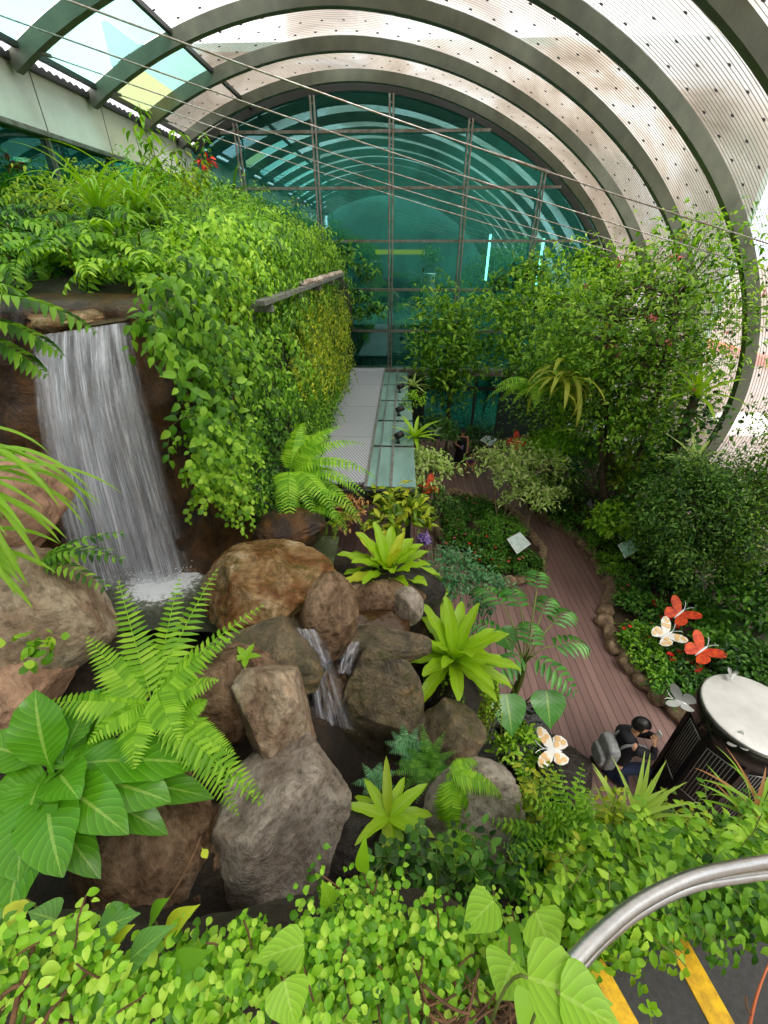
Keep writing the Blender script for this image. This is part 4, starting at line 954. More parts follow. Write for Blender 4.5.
def ter(x, y): s = (facex(y, ztop(y))-.15-x)/5.1; return ztop(y)-.1+rise(y)*max(0, s)**.62
def terrace(label, x0, x1, y0, y1, n, L, nl, size, asp, mat, T=T_point, h=(.1, .9), up=.9, droop=.2, name='terrace_creeper', cat='plant'):
    x = U(x0, x1, n); y = U(y0, y1, n); z = np.array([ter(a, b) for a, b in zip(x, y)])+U(h[0], h[1], n)*HK-.12
    p = np.stack([x, y, z], 1); d = unit(rv(n)*.6+np.array([.35, -.35, up])); nr = unit(np.array([.3, -.35, .9])+rv(n)*.2)
    return creeper(name, label, cat, p, d, nr, U(L*.6, L*1.2, n), nl, size, asp, mat, T, droop, (x.mean(), y.mean(), ter(x.mean(), y.mean())))
spray('large-leaved spray plant at the far left above the waterfall ledge', -5.2, -3.2, 4.7, 5.9, 60, .8, .17, 'vine')
spray('bright long-leaved spray plant directly above the waterfall ledge', -3.6, -2.2, 4.75, 5.6, 46, .75, .15, 'bright')
spray('leafy spray plant right of the waterfall top, arching over the edge', -3.6, -2.1, 5.5, 7.3, 76, .85, .16, 'vine')
terrace('bushy pale green plant in the middle of the terrace', -4.8, -2.4, 7.2, 9.4, 380, .8, 11, .14, .42, 'vine', T_point, (.1, 1.0))
terrace('dense green plant along the middle of the terrace edge', -4.2, -2.1, 9.4, 12.4, 480, .8, 12, .14, .4, 'bright', T_point, (.1, 1.0))
terrace('fine-leaved plant at the far end of the terrace edge', -4.4, -2.1, 12.4, 15.4, 520, .8, 12, .13, .42, 'vine', T_point, (.1, 1.1))
terrace('dense shrub of the terrace corner against the teal glass', -5.0, -2.3, 15.4, 17.3, 420, .7, 12, .13, .45, 'vine_d', T_point, (.1, .9))
spray('leafy plant under the left window, behind the strap leaves', -6.8, -3.8, 5.8, 8.2, 110, .8, .16, 'vine_d')
terrace('yellowish plant at the foot of the left wall, halfway along', -7.0, -4.8, 8.0, 11.5, 420, .8, 11, .15, .42, 'vine_y', T_point, (.0, 1.0))
terrace('green plant at the foot of the left wall near the far corner', -7.0, -4.6, 11.5, 16.5, 560, .9, 12, .15, .42, 'vine', T_point, (.0, 1.5))
for lb, u, v, y, n, Lg, W, el, h in (('tall strap-leaved clump under the left window', 100, 215, 6.6, 30, 1.15, .05, (.6, 1.5), 0), ('arching strap-leaved clump right of the tall one by the left window', 140, 215, 7.2, 44, 1.2, .045, (.4, 1.4), 0)):
    q = P(u, v, y=y); q[2] = ter(q[0], q[1])+.3; rosette('strap_leaf_clump', lb, (q[0], q[1], q[2]), n, Lg, W, 'grass', el, 1.9, .0, 'plant', None, .4, 'leaf', jit=.3)
q = P(236, 215, y=14.5); q[2] = ter(q[0], q[1])+.3; rosette('palm_clump', 'dark arching palm-like clump near the far corner of the terrace', q, 26, 1.5, .07, 'vine_d', (.5, 1.4), 1.9, 0, 'plant', None, .4)
# slender upright shrubs on the terrace
def slender(label, u, v, y, h, n, mat, nl=12, size=.12, red=False):
    q = P(u, v, y=y); q[2] = ter(q[0], q[1])
    t = thing('slender_shrub', label, 'shrub', q); g = []; st = []
    for i in range(n):
        d = unit(np.array([rng.normal()*.18, rng.normal()*.18, 1.])); l = h*rng.uniform(.9, 1.5); base = q+rng.normal(size=3)*np.array([.12, .12, 0])
        pth = bez(base, base+d*l*.5, base+d*l+np.array([.12*rng.normal(), -.1, -.05]), 10); st.append(tube(pth, np.linspace(.012, .004, 10), 5))
        k = nl*4; idx = rng.uniform(2, 9, k); i0 = idx.astype(int); pp = pth[i0]+(pth[np.minimum(i0+1, 9)]-pth[i0])*(idx-i0)[:, None]
        a = rng.uniform(0, 2*PI, k); dd = unit(np.stack([np.cos(a), np.sin(a), np.full(k, -.1)], 1)); L_ = size*U(.8, 1.5, k)
        pp = pp+dd*rng.uniform(0, .16, k)[:, None]; g.append(scatter(T_lance, pp, dd+np.array([0, 0, -.4]), np.tile([0, 0, 1.], (k, 1)), L_, L_*.35))
    build('foliage', join(g), mat, t)
    for q_ in st: build('stem', q_, 'stem', t)
    if red: build('blossom', clumps([q+np.array([0, 0, h*1.02])], 30, .1, T_oval, .16, .5), 'red', t)
    return t
slender('slender upright shrub standing before the left wall', 172, 225, 8.5, 1.15, 5, 'bright')
slender('slender shrub with a red flower at its tip near the far corner', 212, 205, 13., 1.2, 4, 'vine', red=True)
slender('slender pale shrub between the upright one and the red-flowered one', 196, 222, 11., .9, 5, 'vine_y')
# ---- near left: overhanging sprays and strap leaves by the waterfall
t = thing('overhanging_fern', 'pinnate fronds reaching in from the left edge over the waterfall ledge', 'fern', P(-60, 330, d=2.4))
for i, (u, v, u2, v2) in enumerate(((-40, 300, 92, 328), (-40, 318, 60, 352), (-50, 330, 44, 372), (-30, 280, 30, 300))):
    a = P(u, v, d=2.35); b = P(u2, v2, d=2.5); dv = b-a; az = math.atan2(dv[1], dv[0]); Lg = np.linalg.norm(dv)
    build('frond', frondT(a, az, math.asin(dv[2]/Lg)+.55, Lg*1.08, 1.1, 15, .17, None, T_lance, lambda s: (.75 if s < .8 else 2.6*(1-s)+.2), .3, 0, .5), 'vine', t)
t = thing('strap_leaf_plant', 'long arching strap leaves entering at the left edge before the waterfall', 'plant', P(-40, 470, d=2.1))
for i in range(22):
    b = P(-38+rng.uniform(-16, 10), 462+rng.uniform(-14, 40), d=2.1+rng.uniform(-.1, .1))
    build('leaf', strapG(b, rng.uniform(-.75, .55), rng.uniform(.1, .95), rng.uniform(.55, .86), .034, rng.uniform(1.3, 2.3), 12, .4), 'grass', t)
t = thing('strap_leaf_plant', 'strap leaves at the left edge lying over the pale tan boulder', 'plant', P(-30, 560, d=2.1))
for i in range(9):
    b = P(-30+rng.uniform(-8, 8), 540+rng.uniform(-14, 14), d=2.1); build('leaf', strapG(b, rng.uniform(-.5, .3), rng.uniform(.0, .5), rng.uniform(.3, .5), .036, rng.uniform(1.0, 1.8), 12, .4), 'grass', t)
# pinnate plant in front of the fall foot
t = thing('pinnate_plant', 'small pinnate plant in front of the foot of the tall waterfall', 'plant', P(52, 560, d=2.5))
for az, el in ((.15, .3), (-.25, .15), (.5, .5), (.0, .55)): build('frond', frondT(P(40, 560, d=2.5), az, el, .46, .7, 11, .12, None, T_lance, lambda s: .8*(1-s*.5), .34, 0, .6), 'vine', t)
# ---- large fern (left foreground)
fb = P(150, 706, d=2.2); t = thing('fern', 'large bright fern in the left foreground above the broad-leaved plant', 'fern', fb)
def frond_to(t, a, b, arch, npin, pl, mat, T=T_pinna, asp=.24, ang=.35, dens=1, roll=0, prof=None):
    a = np.array(a); b = np.array(b); m = (a+b)/2+np.array([0, 0, arch]); dv = m-a; az0 = math.atan2(b[1]-a[1], b[0]-a[0])
    h = math.hypot(b[0]-a[0], b[1]-a[1]); Lg = np.linalg.norm(b-a)*1.06; el = math.atan2(b[2]-a[2], h); dr = arch*4/Lg
    return build('frond', frondT(a, az0, el+dr/2, Lg, dr, npin, pl, None, T, prof, asp, roll, ang), mat, t)
for u, v, d, ar in ((120, 586, 2.35, .06), (178, 584, 2.55, .05), (214, 574, 2.7, .06), (258, 608, 2.5, .1), (226, 640, 2.35, .08), (34, 706, 2.05, .12), (86, 742, 1.95, .12), (132, 770, 1.9, .14), (178, 742, 2.0, .1), (256, 800, 2.0, .12), (90, 640, 2.2, .06), (215, 680, 2.2, .07)):
    frond_to(t, fb+rng.normal(size=3)*.02, P(u, v, d=d), ar, 21, .15, 'fern', asp=.27)
t = thing('fern', 'bright fern hanging between the broad-leaved plant and the big grey boulder', 'fern', P(180, 722, d=2.15))
for u, v, d, ar in ((262, 798, 2.05, .1), (236, 812, 1.98, .1), (232, 752, 2.1, .06), (206, 700, 2.2, .05)): frond_to(t, P(176, 722, d=2.15), P(u, v, d=d), ar, 24, .12, 'fern')
# seedling plant on the tan rock
t = thing('seedling', 'small green seedling on the flat wet slab', 'plant', P(246, 660, d=3.0))
for az in (0, 1.3, 2.4, 3.6, 5.): build('leaf', strapG(P(246, 658, d=3.0), az, .5, .12, .05, .7, 6, .3, 0, lambda s: math.sin(PI*s**.8)), 'bright', t)
# ---- broad-leaved plant (left)
def petleaf(t, a, b, W, mat, n=10, arch=.05, wav=.03, prof=None, fold=.22, droop=None, pet=.2, nm='leaf'):
    """a leaf blade from a to b with a petiole start"""
    a = np.array(a, float); b = np.array(b, float); dv = b-a; Lg = np.linalg.norm(dv)*1.03; h = math.hypot(dv[0], dv[1]); az = math.atan2(dv[1], dv[0]); el = math.atan2(dv[2], h); dr = arch*8
    pf = prof or (lambda s: .12 if s < pet else max(.02, math.sin(PI*((s-pet)/(1-pet))**.85)**.75))
    return build(nm, strapG(a, az, el+dr/2, Lg, W, dr, n, fold, wav, pf), mat, t, uv=strapUV(n))
cb = P(52, 776, d=2.0)
t = thing('broad_leaved_plant', 'large plant with broad glossy leaves in the left foreground', 'plant', cb)
for u, v, d, W, ar in ((36, 690, 2.0, .24, .08), (100, 690, 2.15, .2, .06), (92, 706, 2.2, .18, .06), (124, 745, 2.1, .2, .08), (82, 802, 1.75, .2, .12), (132, 838, 1.75, .21, .12), (172, 804, 1.95, .24, .1), (204, 768, 2.1, .24, .1), (66, 884, 1.6, .23, .14), (-16, 812, 1.8, .26, .1), (20, 886, 1.62, .26, .12),
        (102, 880, 1.72, .17, .1), (-30, 744, 1.95, .2, .08), (212, 800, 2.15, .18, .08), (140, 700, 2.3, .2, .05), (-10, 850, 1.7, .22, .1), (168, 836, 1.95, .16, .1), (10, 930, 1.55, .22, .1)):
    petleaf(t, cb+rng.normal(size=3)*.025, P(u, v, d=d), W, 'glossy', 12, ar, .05)
t = thing('creeper', 'small round-leaved creeper on the pale tan boulder', 'plant', P(20, 655, d=2.2))
build('foliage', clumps([P(u, v, d=2.15) for u, v in ((12, 640), (26, 652), (42, 658), (34, 644), (52, 648))], 6, .03, T_round, .055, .85), 'bright', t)
# ---- fern clump on the cliff above the canopy
fern('fern', 'large fern at the foot of the vine cliff beside the canopy', P(290, 474, x=-1.45), 17, 1.2, 'fern', (.2, 1.2), (-1.7, 1.9), 1.3, 26, .24)
fern('fern', 'fern hanging from the foot of the cliff over the pool rocks', P(310, 506, x=-1.2), 12, .7, 'fern', (-.3, .7), (-2.4, 1.2), 1.5, 18, .17, asp=.34, T=T_lance)
fern('fern', 'small yellowish fern left of the canopy front', P(338, 520, d=5.6), 9, .42, 'vine_y', (.2, 1.2), (0, 2*PI), 1.4, 16, .09)
# ---- bird's nest ferns
NEST = lambda s: min(1, .28+s*1.5)*max(.04, 1-s**5)**.6
rosette('birds_nest_fern', 'bright bird nest fern behind the brown pool', P(388, 576, d=5.3), 26, .68, .16, 'lime', (.35, 1.4), .65, .1, alt='yellowing', prof=NEST)
q = P(452, 668, d=4.9); t = rosette('birds_nest_fern', 'large bright bird nest fern above the hanging fig, beside the path', q+(0, 0, .1), 28, .76, .15, 'lime', (.3, 1.4), .8, .1, prof=NEST)
rosette('birds_nest_fern', 'narrow-leaved bird nest fern growing at the edge of the canopy', (.36, 9.75, CZ0+.02), 18, .72, .1, 'lime', (.2, 1.2), .6, .06)
rosette('birds_nest_fern', 'yellow-green bird nest fern in front of the dark shaded boulder', P(388, 818, d=2.62), 13, .32, .08, 'lime', (.2, .9), .8, .06, alt='vine_y')
rosette('birds_nest_fern', 'small bird nest fern at the far end of the canopy', (.4, 14.4, CZ0+.02), 16, .75, .08, 'pale', (.2, 1.2), .9, .04)
bush('trailing_plant', 'small green plant on the canopy edge between its two ferns', 'plant', (.36, 12.2, CZ0+.1), (.3, .4, .35), 'bright', 16, 18, .09, .5, T_oval)
# ---- hanging fig and shrubs beside the path
n = 60; p = np.array([P(rng.uniform(425, 494), rng.uniform(655, 690), d=rng.uniform(4.75, 5.2)) for _ in range(n)])
creeper('hanging_fig', 'small-leaved fig trailing below the large bird nest fern', 'vine', p, unit(rv(n)*.5+np.array([.1, -.3, -.2])), unit(rv(n)*.3+np.array([0, -.8, .5])), U(.5, 1.1, n), 22, .05, .7, 'bright', T_oval, .3)
n = 26; p = np.array([P(rng.uniform(476, 496), rng.uniform(672, 700), d=rng.uniform(5.0, 5.3)) for _ in range(n)])
creeper('hanging_fig', 'long strand of small-leaved fig hanging over the dark pond', 'vine', p, unit(rv(n)*.4+np.array([.1, -.1, -.6])), unit(rv(n)*.3+np.array([0, -.8, .5])), U(.6, 1.1, n), 22, .05, .7, 'vine_y', T_oval, .3)
def bushpx(name, label, cat, u, v, y, r, mat, **k):
    q = P(u, v, y=y); base = k.pop('base', None)
    if base is None: base = (q[0], q[1], q[2]-r[2])
    return bush(name, label, cat, q, r, mat, base=base, **k)
bushpx('shrub', 'bright small shrub hanging over the pond under the round leaves', 'shrub', 518, 752, 3.75, (.32, .3, .5), 'bright', k=26, per=24, L=.1, asp=.45, T=T_lance)
bushpx('shrub', 'blue-green feathery shrub left of the lobed philodendron', 'shrub', 452, 572, 6.0, (.6, .5, .42), 'blue', k=44, per=26, L=.09, asp=.4, T=T_lance, base=(.9, 6., GZ))
bushpx('shrub', 'blue-green feathery shrub tip before the island bed stones', 'shrub', 486, 590, 5.9, (.4, .35, .35), 'blue', k=26, per=24, L=.09, asp=.4, T=T_lance, base=(1.6, 5.9, GZ))
bushpx('shrub', 'large-leaved yellow-green shrub in front of the canopy end', 'shrub', 402, 514, 6.6, (.5, .45, .42), 'vine_y', k=34, per=12, L=.2, asp=.42, T=T_lance, base=(.3, 6.6, GZ))
bushpx('shrub', 'light green shrub left of the large bird nest fern', 'shrub', 424, 592, 5.6, (.42, .4, .4), 'bright', k=30, per=20, L=.1, asp=.5, base=(.5, 5.6, GZ))
bushpx('orchid', 'purple flowering orchid beside the narrow left branch of the path', 'flower', 424, 544, 6.9, (.12, .12, .3), 'purple', k=12, per=10, L=.09, asp=.7, base=(.55, 6.9, GZ))
bushpx('shrub', 'dry brown and green shrub left of the canopy end', 'shrub', 352, 512, 6.3, (.3, .3, .25), 'dry', k=20, per=16, L=.09, asp=.4)
bushpx('spreading_shrub', 'pale green spreading shrub beside the far end of the island', 'shrub', 424, 470, 9.8, (.75, .6, .5), 'pale', k=60, per=22, L=.13, asp=.4, T=T_lance, base=(1.1, 10.2, GZ), smat='palebark')
bushpx('shrub', 'dark red-leaved shrub under the red butterfly by the canopy', 'shrub', 432, 500, 9.2, (.6, .5, .4), 'dark', k=34, per=18, L=.12, asp=.45, base=(1.0, 9.2, GZ))
bushpx('shrub', 'low dark shrub left of the standing woman', 'shrub', 436, 432, 14., (.8, .6, .5), 'dark', k=36, per=18, L=.15, asp=.45, base=(1.2, 14., GZ))
bushpx('shrub', 'dark clump behind the standing woman', 'shrub', 476, 440, 16.4, (.9, .5, .7), 'dark', k=36, per=18, L=.16, asp=.45, base=(3.2, 16.4, GZ))
# ---- lobed philodendron and elephant ears
pb = P(518, 712, d=6.6); pb[2] = -6.7; pb = np.array([pb[0], pb[1]+.5, -6.9])
t = thing('philodendron', 'big philodendron with deeply lobed leaves leaning over the path', 'plant', pb)
crown = P(524, 664, d=6.6)
build('trunk', tube(bez(pb, pb*.5+crown*.5+np.array([.1, 0, .1]), crown, 8), np.linspace(.07, .05, 8), 8), 'stem', t)
for u, v, d in ((537, 580, 7.1), (490, 596, 7.0), (514, 598, 7.0), (562, 618, 6.9), (570, 646, 6.6), (530, 634, 6.5), (506, 668, 6.3), (554, 674, 6.2), (486, 630, 6.8), (546, 606, 7.0)):
    c = P(u, v, d=d); dv = c-crown; az = math.atan2(dv[1], dv[0]); hh = np.array([math.cos(az), math.sin(az), 0])
    a = c-hh*.34+np.array([0, 0, .05])
    o = build('leaf', frondT(a, az, .4, .72, 1.1, 8, .4, None, T_lance, lambda s: .5+1.1*s-1.35*s*s, .27, 0, .45), 'selloum', t)
    build('petiole', tube(bez(crown, crown*.4+a*.6+np.array([0, 0, .2]), a, 8), .012, 6), 'stem', o)
T_eh = lambda s: [.5, .85, 1., 1., .95, .85, .72, .55, .36, .16, .02][int(round(s*10))]
t = thing('elephant_ear', 'elephant ear plant with two big heart-shaped leaves above the white butterfly', 'plant', (pb[0]+.1, pb[1]-.3, -6.95))
for (u, v, u2, v2, d, d2, W) in ((506, 694, 512, 736, 6.3, 6.1, .52), (546, 690, 550, 728, 6.3, 6.15, .52), (500, 628, 512, 652, 6.9, 6.7, .5)):
    o = petleaf(t, P(u, v, d=d), P(u2, v2, d=d2), W, 'ear', 10, .04, .02, T_eh, .12); a = P(u, v, d=d)
    build('petiole', tube(bez((pb[0]+.1, pb[1]-.3, -6.95), (pb[0]+.1, pb[1]-.2, -6.2), a, 8), .014, 6), 'stem', o)
# ---- island flower bed
isl_c = isl.mean(0)
def spot(u, v, h=.2, y=None): q = gp(u, v, GZ+h); return q
for k, (lb, u, v, r, m, fl) in enumerate((('flowering shrub at the near tip of the island bed, below the glass sign', 522, 566, (.42, .34, .24), 'mid', ('pinkfl', 6, .05)),
        ('red-flowered shrub at the near left of the island bed', 490, 566, (.42, .36, .26), 'mid', ('red', 16, .05)), ('red-flowered shrub in the middle of the island bed', 484, 548, (.45, .4, .28), 'mid', ('red', 16, .05)),
        ('dark shrub with orange flowers on the left side of the island bed', 460, 540, (.42, .4, .28), 'mid', ('pinkfl', 14, .05)), ('low green shrub at the upper left of the island bed', 452, 518, (.45, .45, .3), 'mid', ('pinkfl', 7, .05)),
        ('orange-flowered shrub at the upper end of the island bed', 466, 508, (.42, .42, .28), 'mid', ('pinkfl', 14, .05)), ('shrub with pale flowers at the top edge of the island bed', 486, 512, (.4, .4, .3), 'mid', ('pinkfl', 4, .05)),
        ('red-flowered shrub right beside the island glass sign', 508, 552, (.36, .3, .24), 'mid', ('red', 14, .05)))):
    q = spot(u, v); bush('flowering_shrub', lb, 'shrub', (q[0], q[1], GZ+.26), tuple(np.array(r)*1.18), m, 44, 24, .085, .5, T_oval, (q[0], q[1], GZ+.1), fl=fl, top=-.1)
q = spot(500, 530, .4); bush('shrub', 'larger light green bush in the middle of the island bed behind the sign', 'shrub', (q[0], q[1], GZ+.5), (.62, .55, .4), 'fern_d', 60, 24, .08, .45, T_oval, (q[0], q[1], GZ+.1))
# variegated small tree
vb = np.r_[gp(500, 529), GZ+.1]; vc = P(516, 464, y=10.9)
tree('small_tree', 'small pale variegated tree with forked bare stems beside the path', vc, (1.15, .8, .55), vb, 'pale', 56, 24, .15, .38, T_lance, .2, .035, 'palebark', forks=3, flat=.5)
q = P(535, 494, y=10.4); bush('spreading_shrub', 'pale green branch mass right of the small variegated tree', 'shrub', q, (.75, .6, .35), 'pale', 34, 22, .14, .38, T_lance, (q[0], q[1], rbz(q[0], q[1])), smat='palebark', stems=4)
# ---- right bed: groundcover and flowers
def rb_bush(name, lb, cat, u, v, h, r, m, k=34, per=20, L=.09, asp=.5, T=T_oval, fl=None, **kw):
    z = GZ+.3
    for _ in range(6): q = P(u+9, v-2, z=z); z = rbz(q[0], q[1])+h
    r = (r[0]*.85, r[1]*.9, r[2])
    return bush(name, lb, cat, (q[0], q[1], z), r, m, k, per, L, asp, T, (q[0], q[1], rbz(q[0], q[1])), fl=fl, **kw)
for lb, u, v, r, m, fl in (('bright low groundcover at the near end of the right bed by the kiosk', 676, 694, (.55, .5, .25), 'mid', None), ('bright green groundcover beside the lower edging stones of the right bed', 648, 664, (.5, .45, .26), 'vine', None),
        ('green groundcover left of the white and tan butterfly', 630, 640, (.48, .4, .26), 'vine', ('red', 4, .05)), ('red-flowered groundcover above the white and tan butterfly', 640, 612, (.45, .45, .26), 'mid', ('red', 10, .06)),
        ('pink-flowered groundcover by the bend of the path', 624, 604, (.4, .4, .25), 'mid', ('pinkfl', 8, .05)), ('groundcover with orange flowers at the bend of the path', 622, 588, (.42, .4, .25), 'vine_d', ('pinkfl', 5, .05)),
        ('red-flowered plant below the white and tan butterfly', 672, 660, (.42, .4, .22), 'dark', ('red', 10, .07)), ('red-flowered plant just left of the kiosk lid', 690, 684, (.4, .36, .22), 'dark', ('red', 8, .07)),
        ('dark red-flowered plant left of the white and tan butterfly wing', 651, 626, (.34, .3, .22), 'dark', ('red', 8, .07)), ('light green groundcover in front of the lower glass sign', 604, 566, (.5, .5, .28), 'vine', None),
        ('light green groundcover left of the lower glass sign', 592, 546, (.5, .5, .3), 'vine', None), ('leafy groundcover along the path above the lower glass sign', 574, 530, (.55, .5, .3), 'mid', None), ('low pale groundcover along the path under the variegated tree', 552, 516, (.5, .45, .25), 'vine_d', None)):
    rb_bush('groundcover', lb, 'plant', u, v, .2, r, m, 36, 20, .085, .5, T_oval, fl, top=-.1)
for lb, u, v, y, r, m, L in (('yellow-green shrub between the two lower glass signs', 620, 522, 9.5, (.6, .55, .5), 'bright', .15), ('dark shrub left of the small dark sign', 556, 496, 11.8, (1., .8, .7), 'tree_d', .13),
        ('dark green shrub right of the lower glass sign', 664, 545, 8.8, (.6, .6, .6), 'tree_d', .12), ('mid-green shrub above the upper red butterfly', 672, 582, 8.2, (.9, .7, .55), 'dark', .13), ('leafy shrub right of the red butterflies', 716, 618, 7.0, (.85, .7, .55), 'fern_d', .15),
        ('leafy shrub behind the lower red butterfly, near the right edge', 752, 642, 6.4, (.8, .7, .5), 'fern_d', .15), ('dark shrub at the right edge beside the kiosk lid', 752, 668, 5.3, (.6, .5, .45), 'dark', .12), ('leafy shrub between the red butterflies and the kiosk lid', 728, 652, 5.9, (.6, .5, .4), 'fern_d', .13), ('dense shrub at the right edge above the kiosk', 760, 600, 6.6, (.8, .8, .6), 'mid', .14), ('bright ferny shrub below the red butterfly by the far path', 556, 448, 12.4, (.9, .7, .5), 'fern', .16),
        ('dark broad shrub under the large flowering tree', 606, 470, 11.6, (1.1, .9, .8), 'tree_d', .14), ('grey-green shrub above the small dark sign', 584, 458, 12.2, (.9, .8, .7), 'blue', .13), ('yellowish shrub glimpsed under the large flowering tree', 636, 474, 10.8, (.7, .7, .6), 'vine_y', .14),
        ('dark shrub against the vault at the far right of the bed', 640, 440, 12.2, (1., .9, .9), 'tree_d', .14), ('leafy shrub below the vine-covered pillar', 668, 486, 9.8, (.9, .8, .8), 'tree', .13)):
    q = P(u, v, y=y); bush('shrub', lb, 'shrub', q, r, m, 60, 26, L, .48, T_oval if L < .14 else T_lance, (q[0], q[1], rbz(q[0], q[1])))
# ---- trees
tree('tree', 'slim leafy tree in front of the teal glass, left of the door', P(452, 345, y=15.2), (1.4, 1.2, 1.75), (P(447, 430, y=15.3)[0], 15.3, GZ), 'tree', 80, 40, .21, .42, T_lance, .34, .06)
tree('tree', 'bushy tree right of the teal glass doors', P(548, 330, y=14.6), (1.8, 1.3, 2.1), (P(545, 430, y=14.4)[0], 14.4, GZ), 'tree', 130, 44, .2, .42, T_lance, .36, .07, forks=2)
tree('tree', 'dark leafy tree below the bushy one at the teal doors', P(556, 396, y=13.4), (1.7, 1.1, 1.2), (P(560, 440, y=13.2)[0], 13.2, GZ), 'tree_d', 80, 30, .16, .45, T_oval, .34, .06)
tree('tree', 'tall spreading tree with small pink flowers before the right vault', P(640, 322, y=10.6), (2.5, 1.5, 1.7), (P(628, 470, y=10.6)[0], 10.6, GZ+.3), 'tree', 170, 52, .14, .45, T_oval, .34, .09, forks=4, fl=('pinkfl', 26, .07))
tree('tree', 'dense lower tree under the pink-flowered one', P(622, 400, y=10.9), (2.0, 1.2, 1.4), (P(640, 480, y=11)[0], 11, GZ+.3), 'tree', 130, 42, .14, .45, T_oval, .32, .07, forks=2)
tree('tree', 'dark fine-leaved tree in the right foreground of the bed', P(700, 522, y=7.6), (1.15, 1.0, 1.5), (P(700, 560, y=7.8)[0], 7.8, GZ+.5), 'tree_d', 260, 60, .09, .42, T_oval, .2, .07)
tree('tree', 'open fine-leaved tree at the right edge against the bright vault', P(764, 520, y=7.2), (.95, .9, 1.5), (P(752, 600, y=7.2)[0], 7.2, GZ+.6), 'tree', 120, 44, .085, .42, T_oval, .22, .05, forks=3)
tree('tree', 'sparse branch of leaves at the right edge above the kerb block', P(775, 432, y=7.6), (.5, .6, .5), (7.35, 7.4, GZ+.65), 'tree', 22, 24, .08, .42, T_oval, .16, .04)
# vine covered pillar with bird nest fern on top
q = P(682, 432, y=9.3); t = thing('tree', 'trunk wrapped in dark climbing leaves carrying a bird nest fern', 'tree', (q[0], q[1], rbz(q[0], q[1])))
build('trunk', tube([(q[0], q[1], rbz(q[0], q[1])), (q[0], q[1], q[2]+.75)], [.12, .09], 10), 'bark', t)
C = np.array([(q[0]+rng.normal()*.32, q[1]+rng.normal()*.3, z) for z in np.linspace(rbz(q[0], q[1])+.3, q[2]+.7, 60)]); build('foliage', clumps(C, 26, .16, T_heart, .13, .75, np.array([q[0], q[1], q[2]-1]), .5, 1.), 'dark', t)
rosette('birds_nest_fern', 'bird nest fern on top of the vine-covered pillar', (q[0], q[1], q[2]+.78), 18, .95, .12, 'lime', (.2, 1.3), .8, .06)
q = P(694, 462, y=8.4); rosette('birds_nest_fern', 'pale bird nest fern perched above the dark fine-leaved tree', q, 15, .8, .09, 'pale', (.1, 1.2), .7, .05)
q = P(562, 378, y=9.9); t = thing('hanging_fern', 'yellowish staghorn fern hanging among the trees right of the doors', 'fern', q)
for i in range(34): build('frond', strapG(q+rng.normal(size=3)*.16, rng.uniform(0, 2*PI), rng.uniform(-.2, .8), rng.uniform(.6, 1.2), .12, rng.uniform(1.6, 2.4), 8, .2, .08), 'stag', t)
q = P(536, 388, y=10.6); fern('fern', 'feathery palm left of the hanging staghorn fern', q, 12, 1.3, 'fern', (.2, 1.1), (0, 2*PI), 1.4, 22, .3)
# ================================================================== FOREGROUND RIGHT (planted bank above the stair)
def bank(label, px, dr, n, L, nl, size, asp, mat, T, name='bank_creeper', up=.6, droop=.12, side=.8):
    p = np.array([P(rng.uniform(px[0], px[1]), rng.uniform(px[2], px[3]), d=rng.uniform(*dr)) for _ in range(n)])
    d = unit(rv(n)*.6+np.array([.1, -.2, up])); nr = unit(np.array([0, -.35, .9])+rv(n)*.25)
    return creeper(name, label, 'plant', p, d, nr, U(L*.6, L*1.2, n), nl, size, asp, mat, T, droop, None, None, 'stem', None, side)
bank('oval-leaved bank plant behind the middle of the handrail', (592, 680, 832, 910), (1.75, 2.1), 230, .2, 7, .06, .55, 'bright', T_oval)
bank('oval-leaved bank plant behind the right end of the handrail', (672, 775, 846, 912), (1.75, 2.1), 260, .2, 7, .066, .52, 'bright', T_oval)
bank('darker oval-leaved plant hanging over the lower stair tread', (640, 775, 878, 908), (1.34, 1.52), 200, .15, 6, .05, .5, 'vine', T_oval, up=.1)
bank('oval-leaved plant hanging over the upper stair tread', (556, 650, 888, 928), (1.3, 1.5), 190, .15, 6, .05, .5, 'bright', T_oval, up=.2)
bank('upright pointed-leaved plant between handrail and spiky plant', (600, 700, 826, 850), (2.05, 2.3), 90, .22, 8, .065, .4, 'vine_y', T_lance, up=1.)
bank('leafy plant below the kiosk at the right edge', (690, 775, 826, 856), (2.1, 2.35), 110, .2, 7, .06, .5, 'vine', T_oval)
bank('spotted yellow-green plant in front of the feathery one', (560, 610, 866, 920), (1.75, 2.1), 100, .2, 6, .055, .55, 'vine_y', T_oval)
for lb, u, v, d, n, Lg, mat in (('feathery upright plant in front of the dark pond rock', 572, 836, 2.45, 30, .5, 'fern'), ('feathery plant left of the spiky pale one', 604, 838, 2.35, 18, .36, 'fern'), ('fine ferny tuft under the feathery upright plant', 545, 860, 2.4, 18, .32, 'fern_d')):
    fern('feathery_plant', lb, P(u, v, d=d)+(0, 0, -.18), n, Lg, mat, (.5, 1.45), (0, 2*PI), .9, 13, .12, None, .4, 'plant', T_lance, lambda s: .25+1.3*s-1.5*s*s)
n = 60; p = np.array([P(rng.uniform(505, 545), rng.uniform(790, 850), d=rng.uniform(2.7, 3.0)) for _ in range(n)])
creeper('shrub', 'yellow-green shrub between the pale tall rock and the feathery plant', 'shrub', p, unit(rv(n)*.6+np.array([0, -.1, .7])), unit(rv(n)*.3+np.array([0, -.3, .9])), U(.15, .35, n), 7, .08, .5, 'vine_y', T_point, .1)
n = 60; p = np.array([P(rng.uniform(420, 540), rng.uniform(856, 920), d=rng.uniform(2.0, 2.6)) for _ in range(n)])
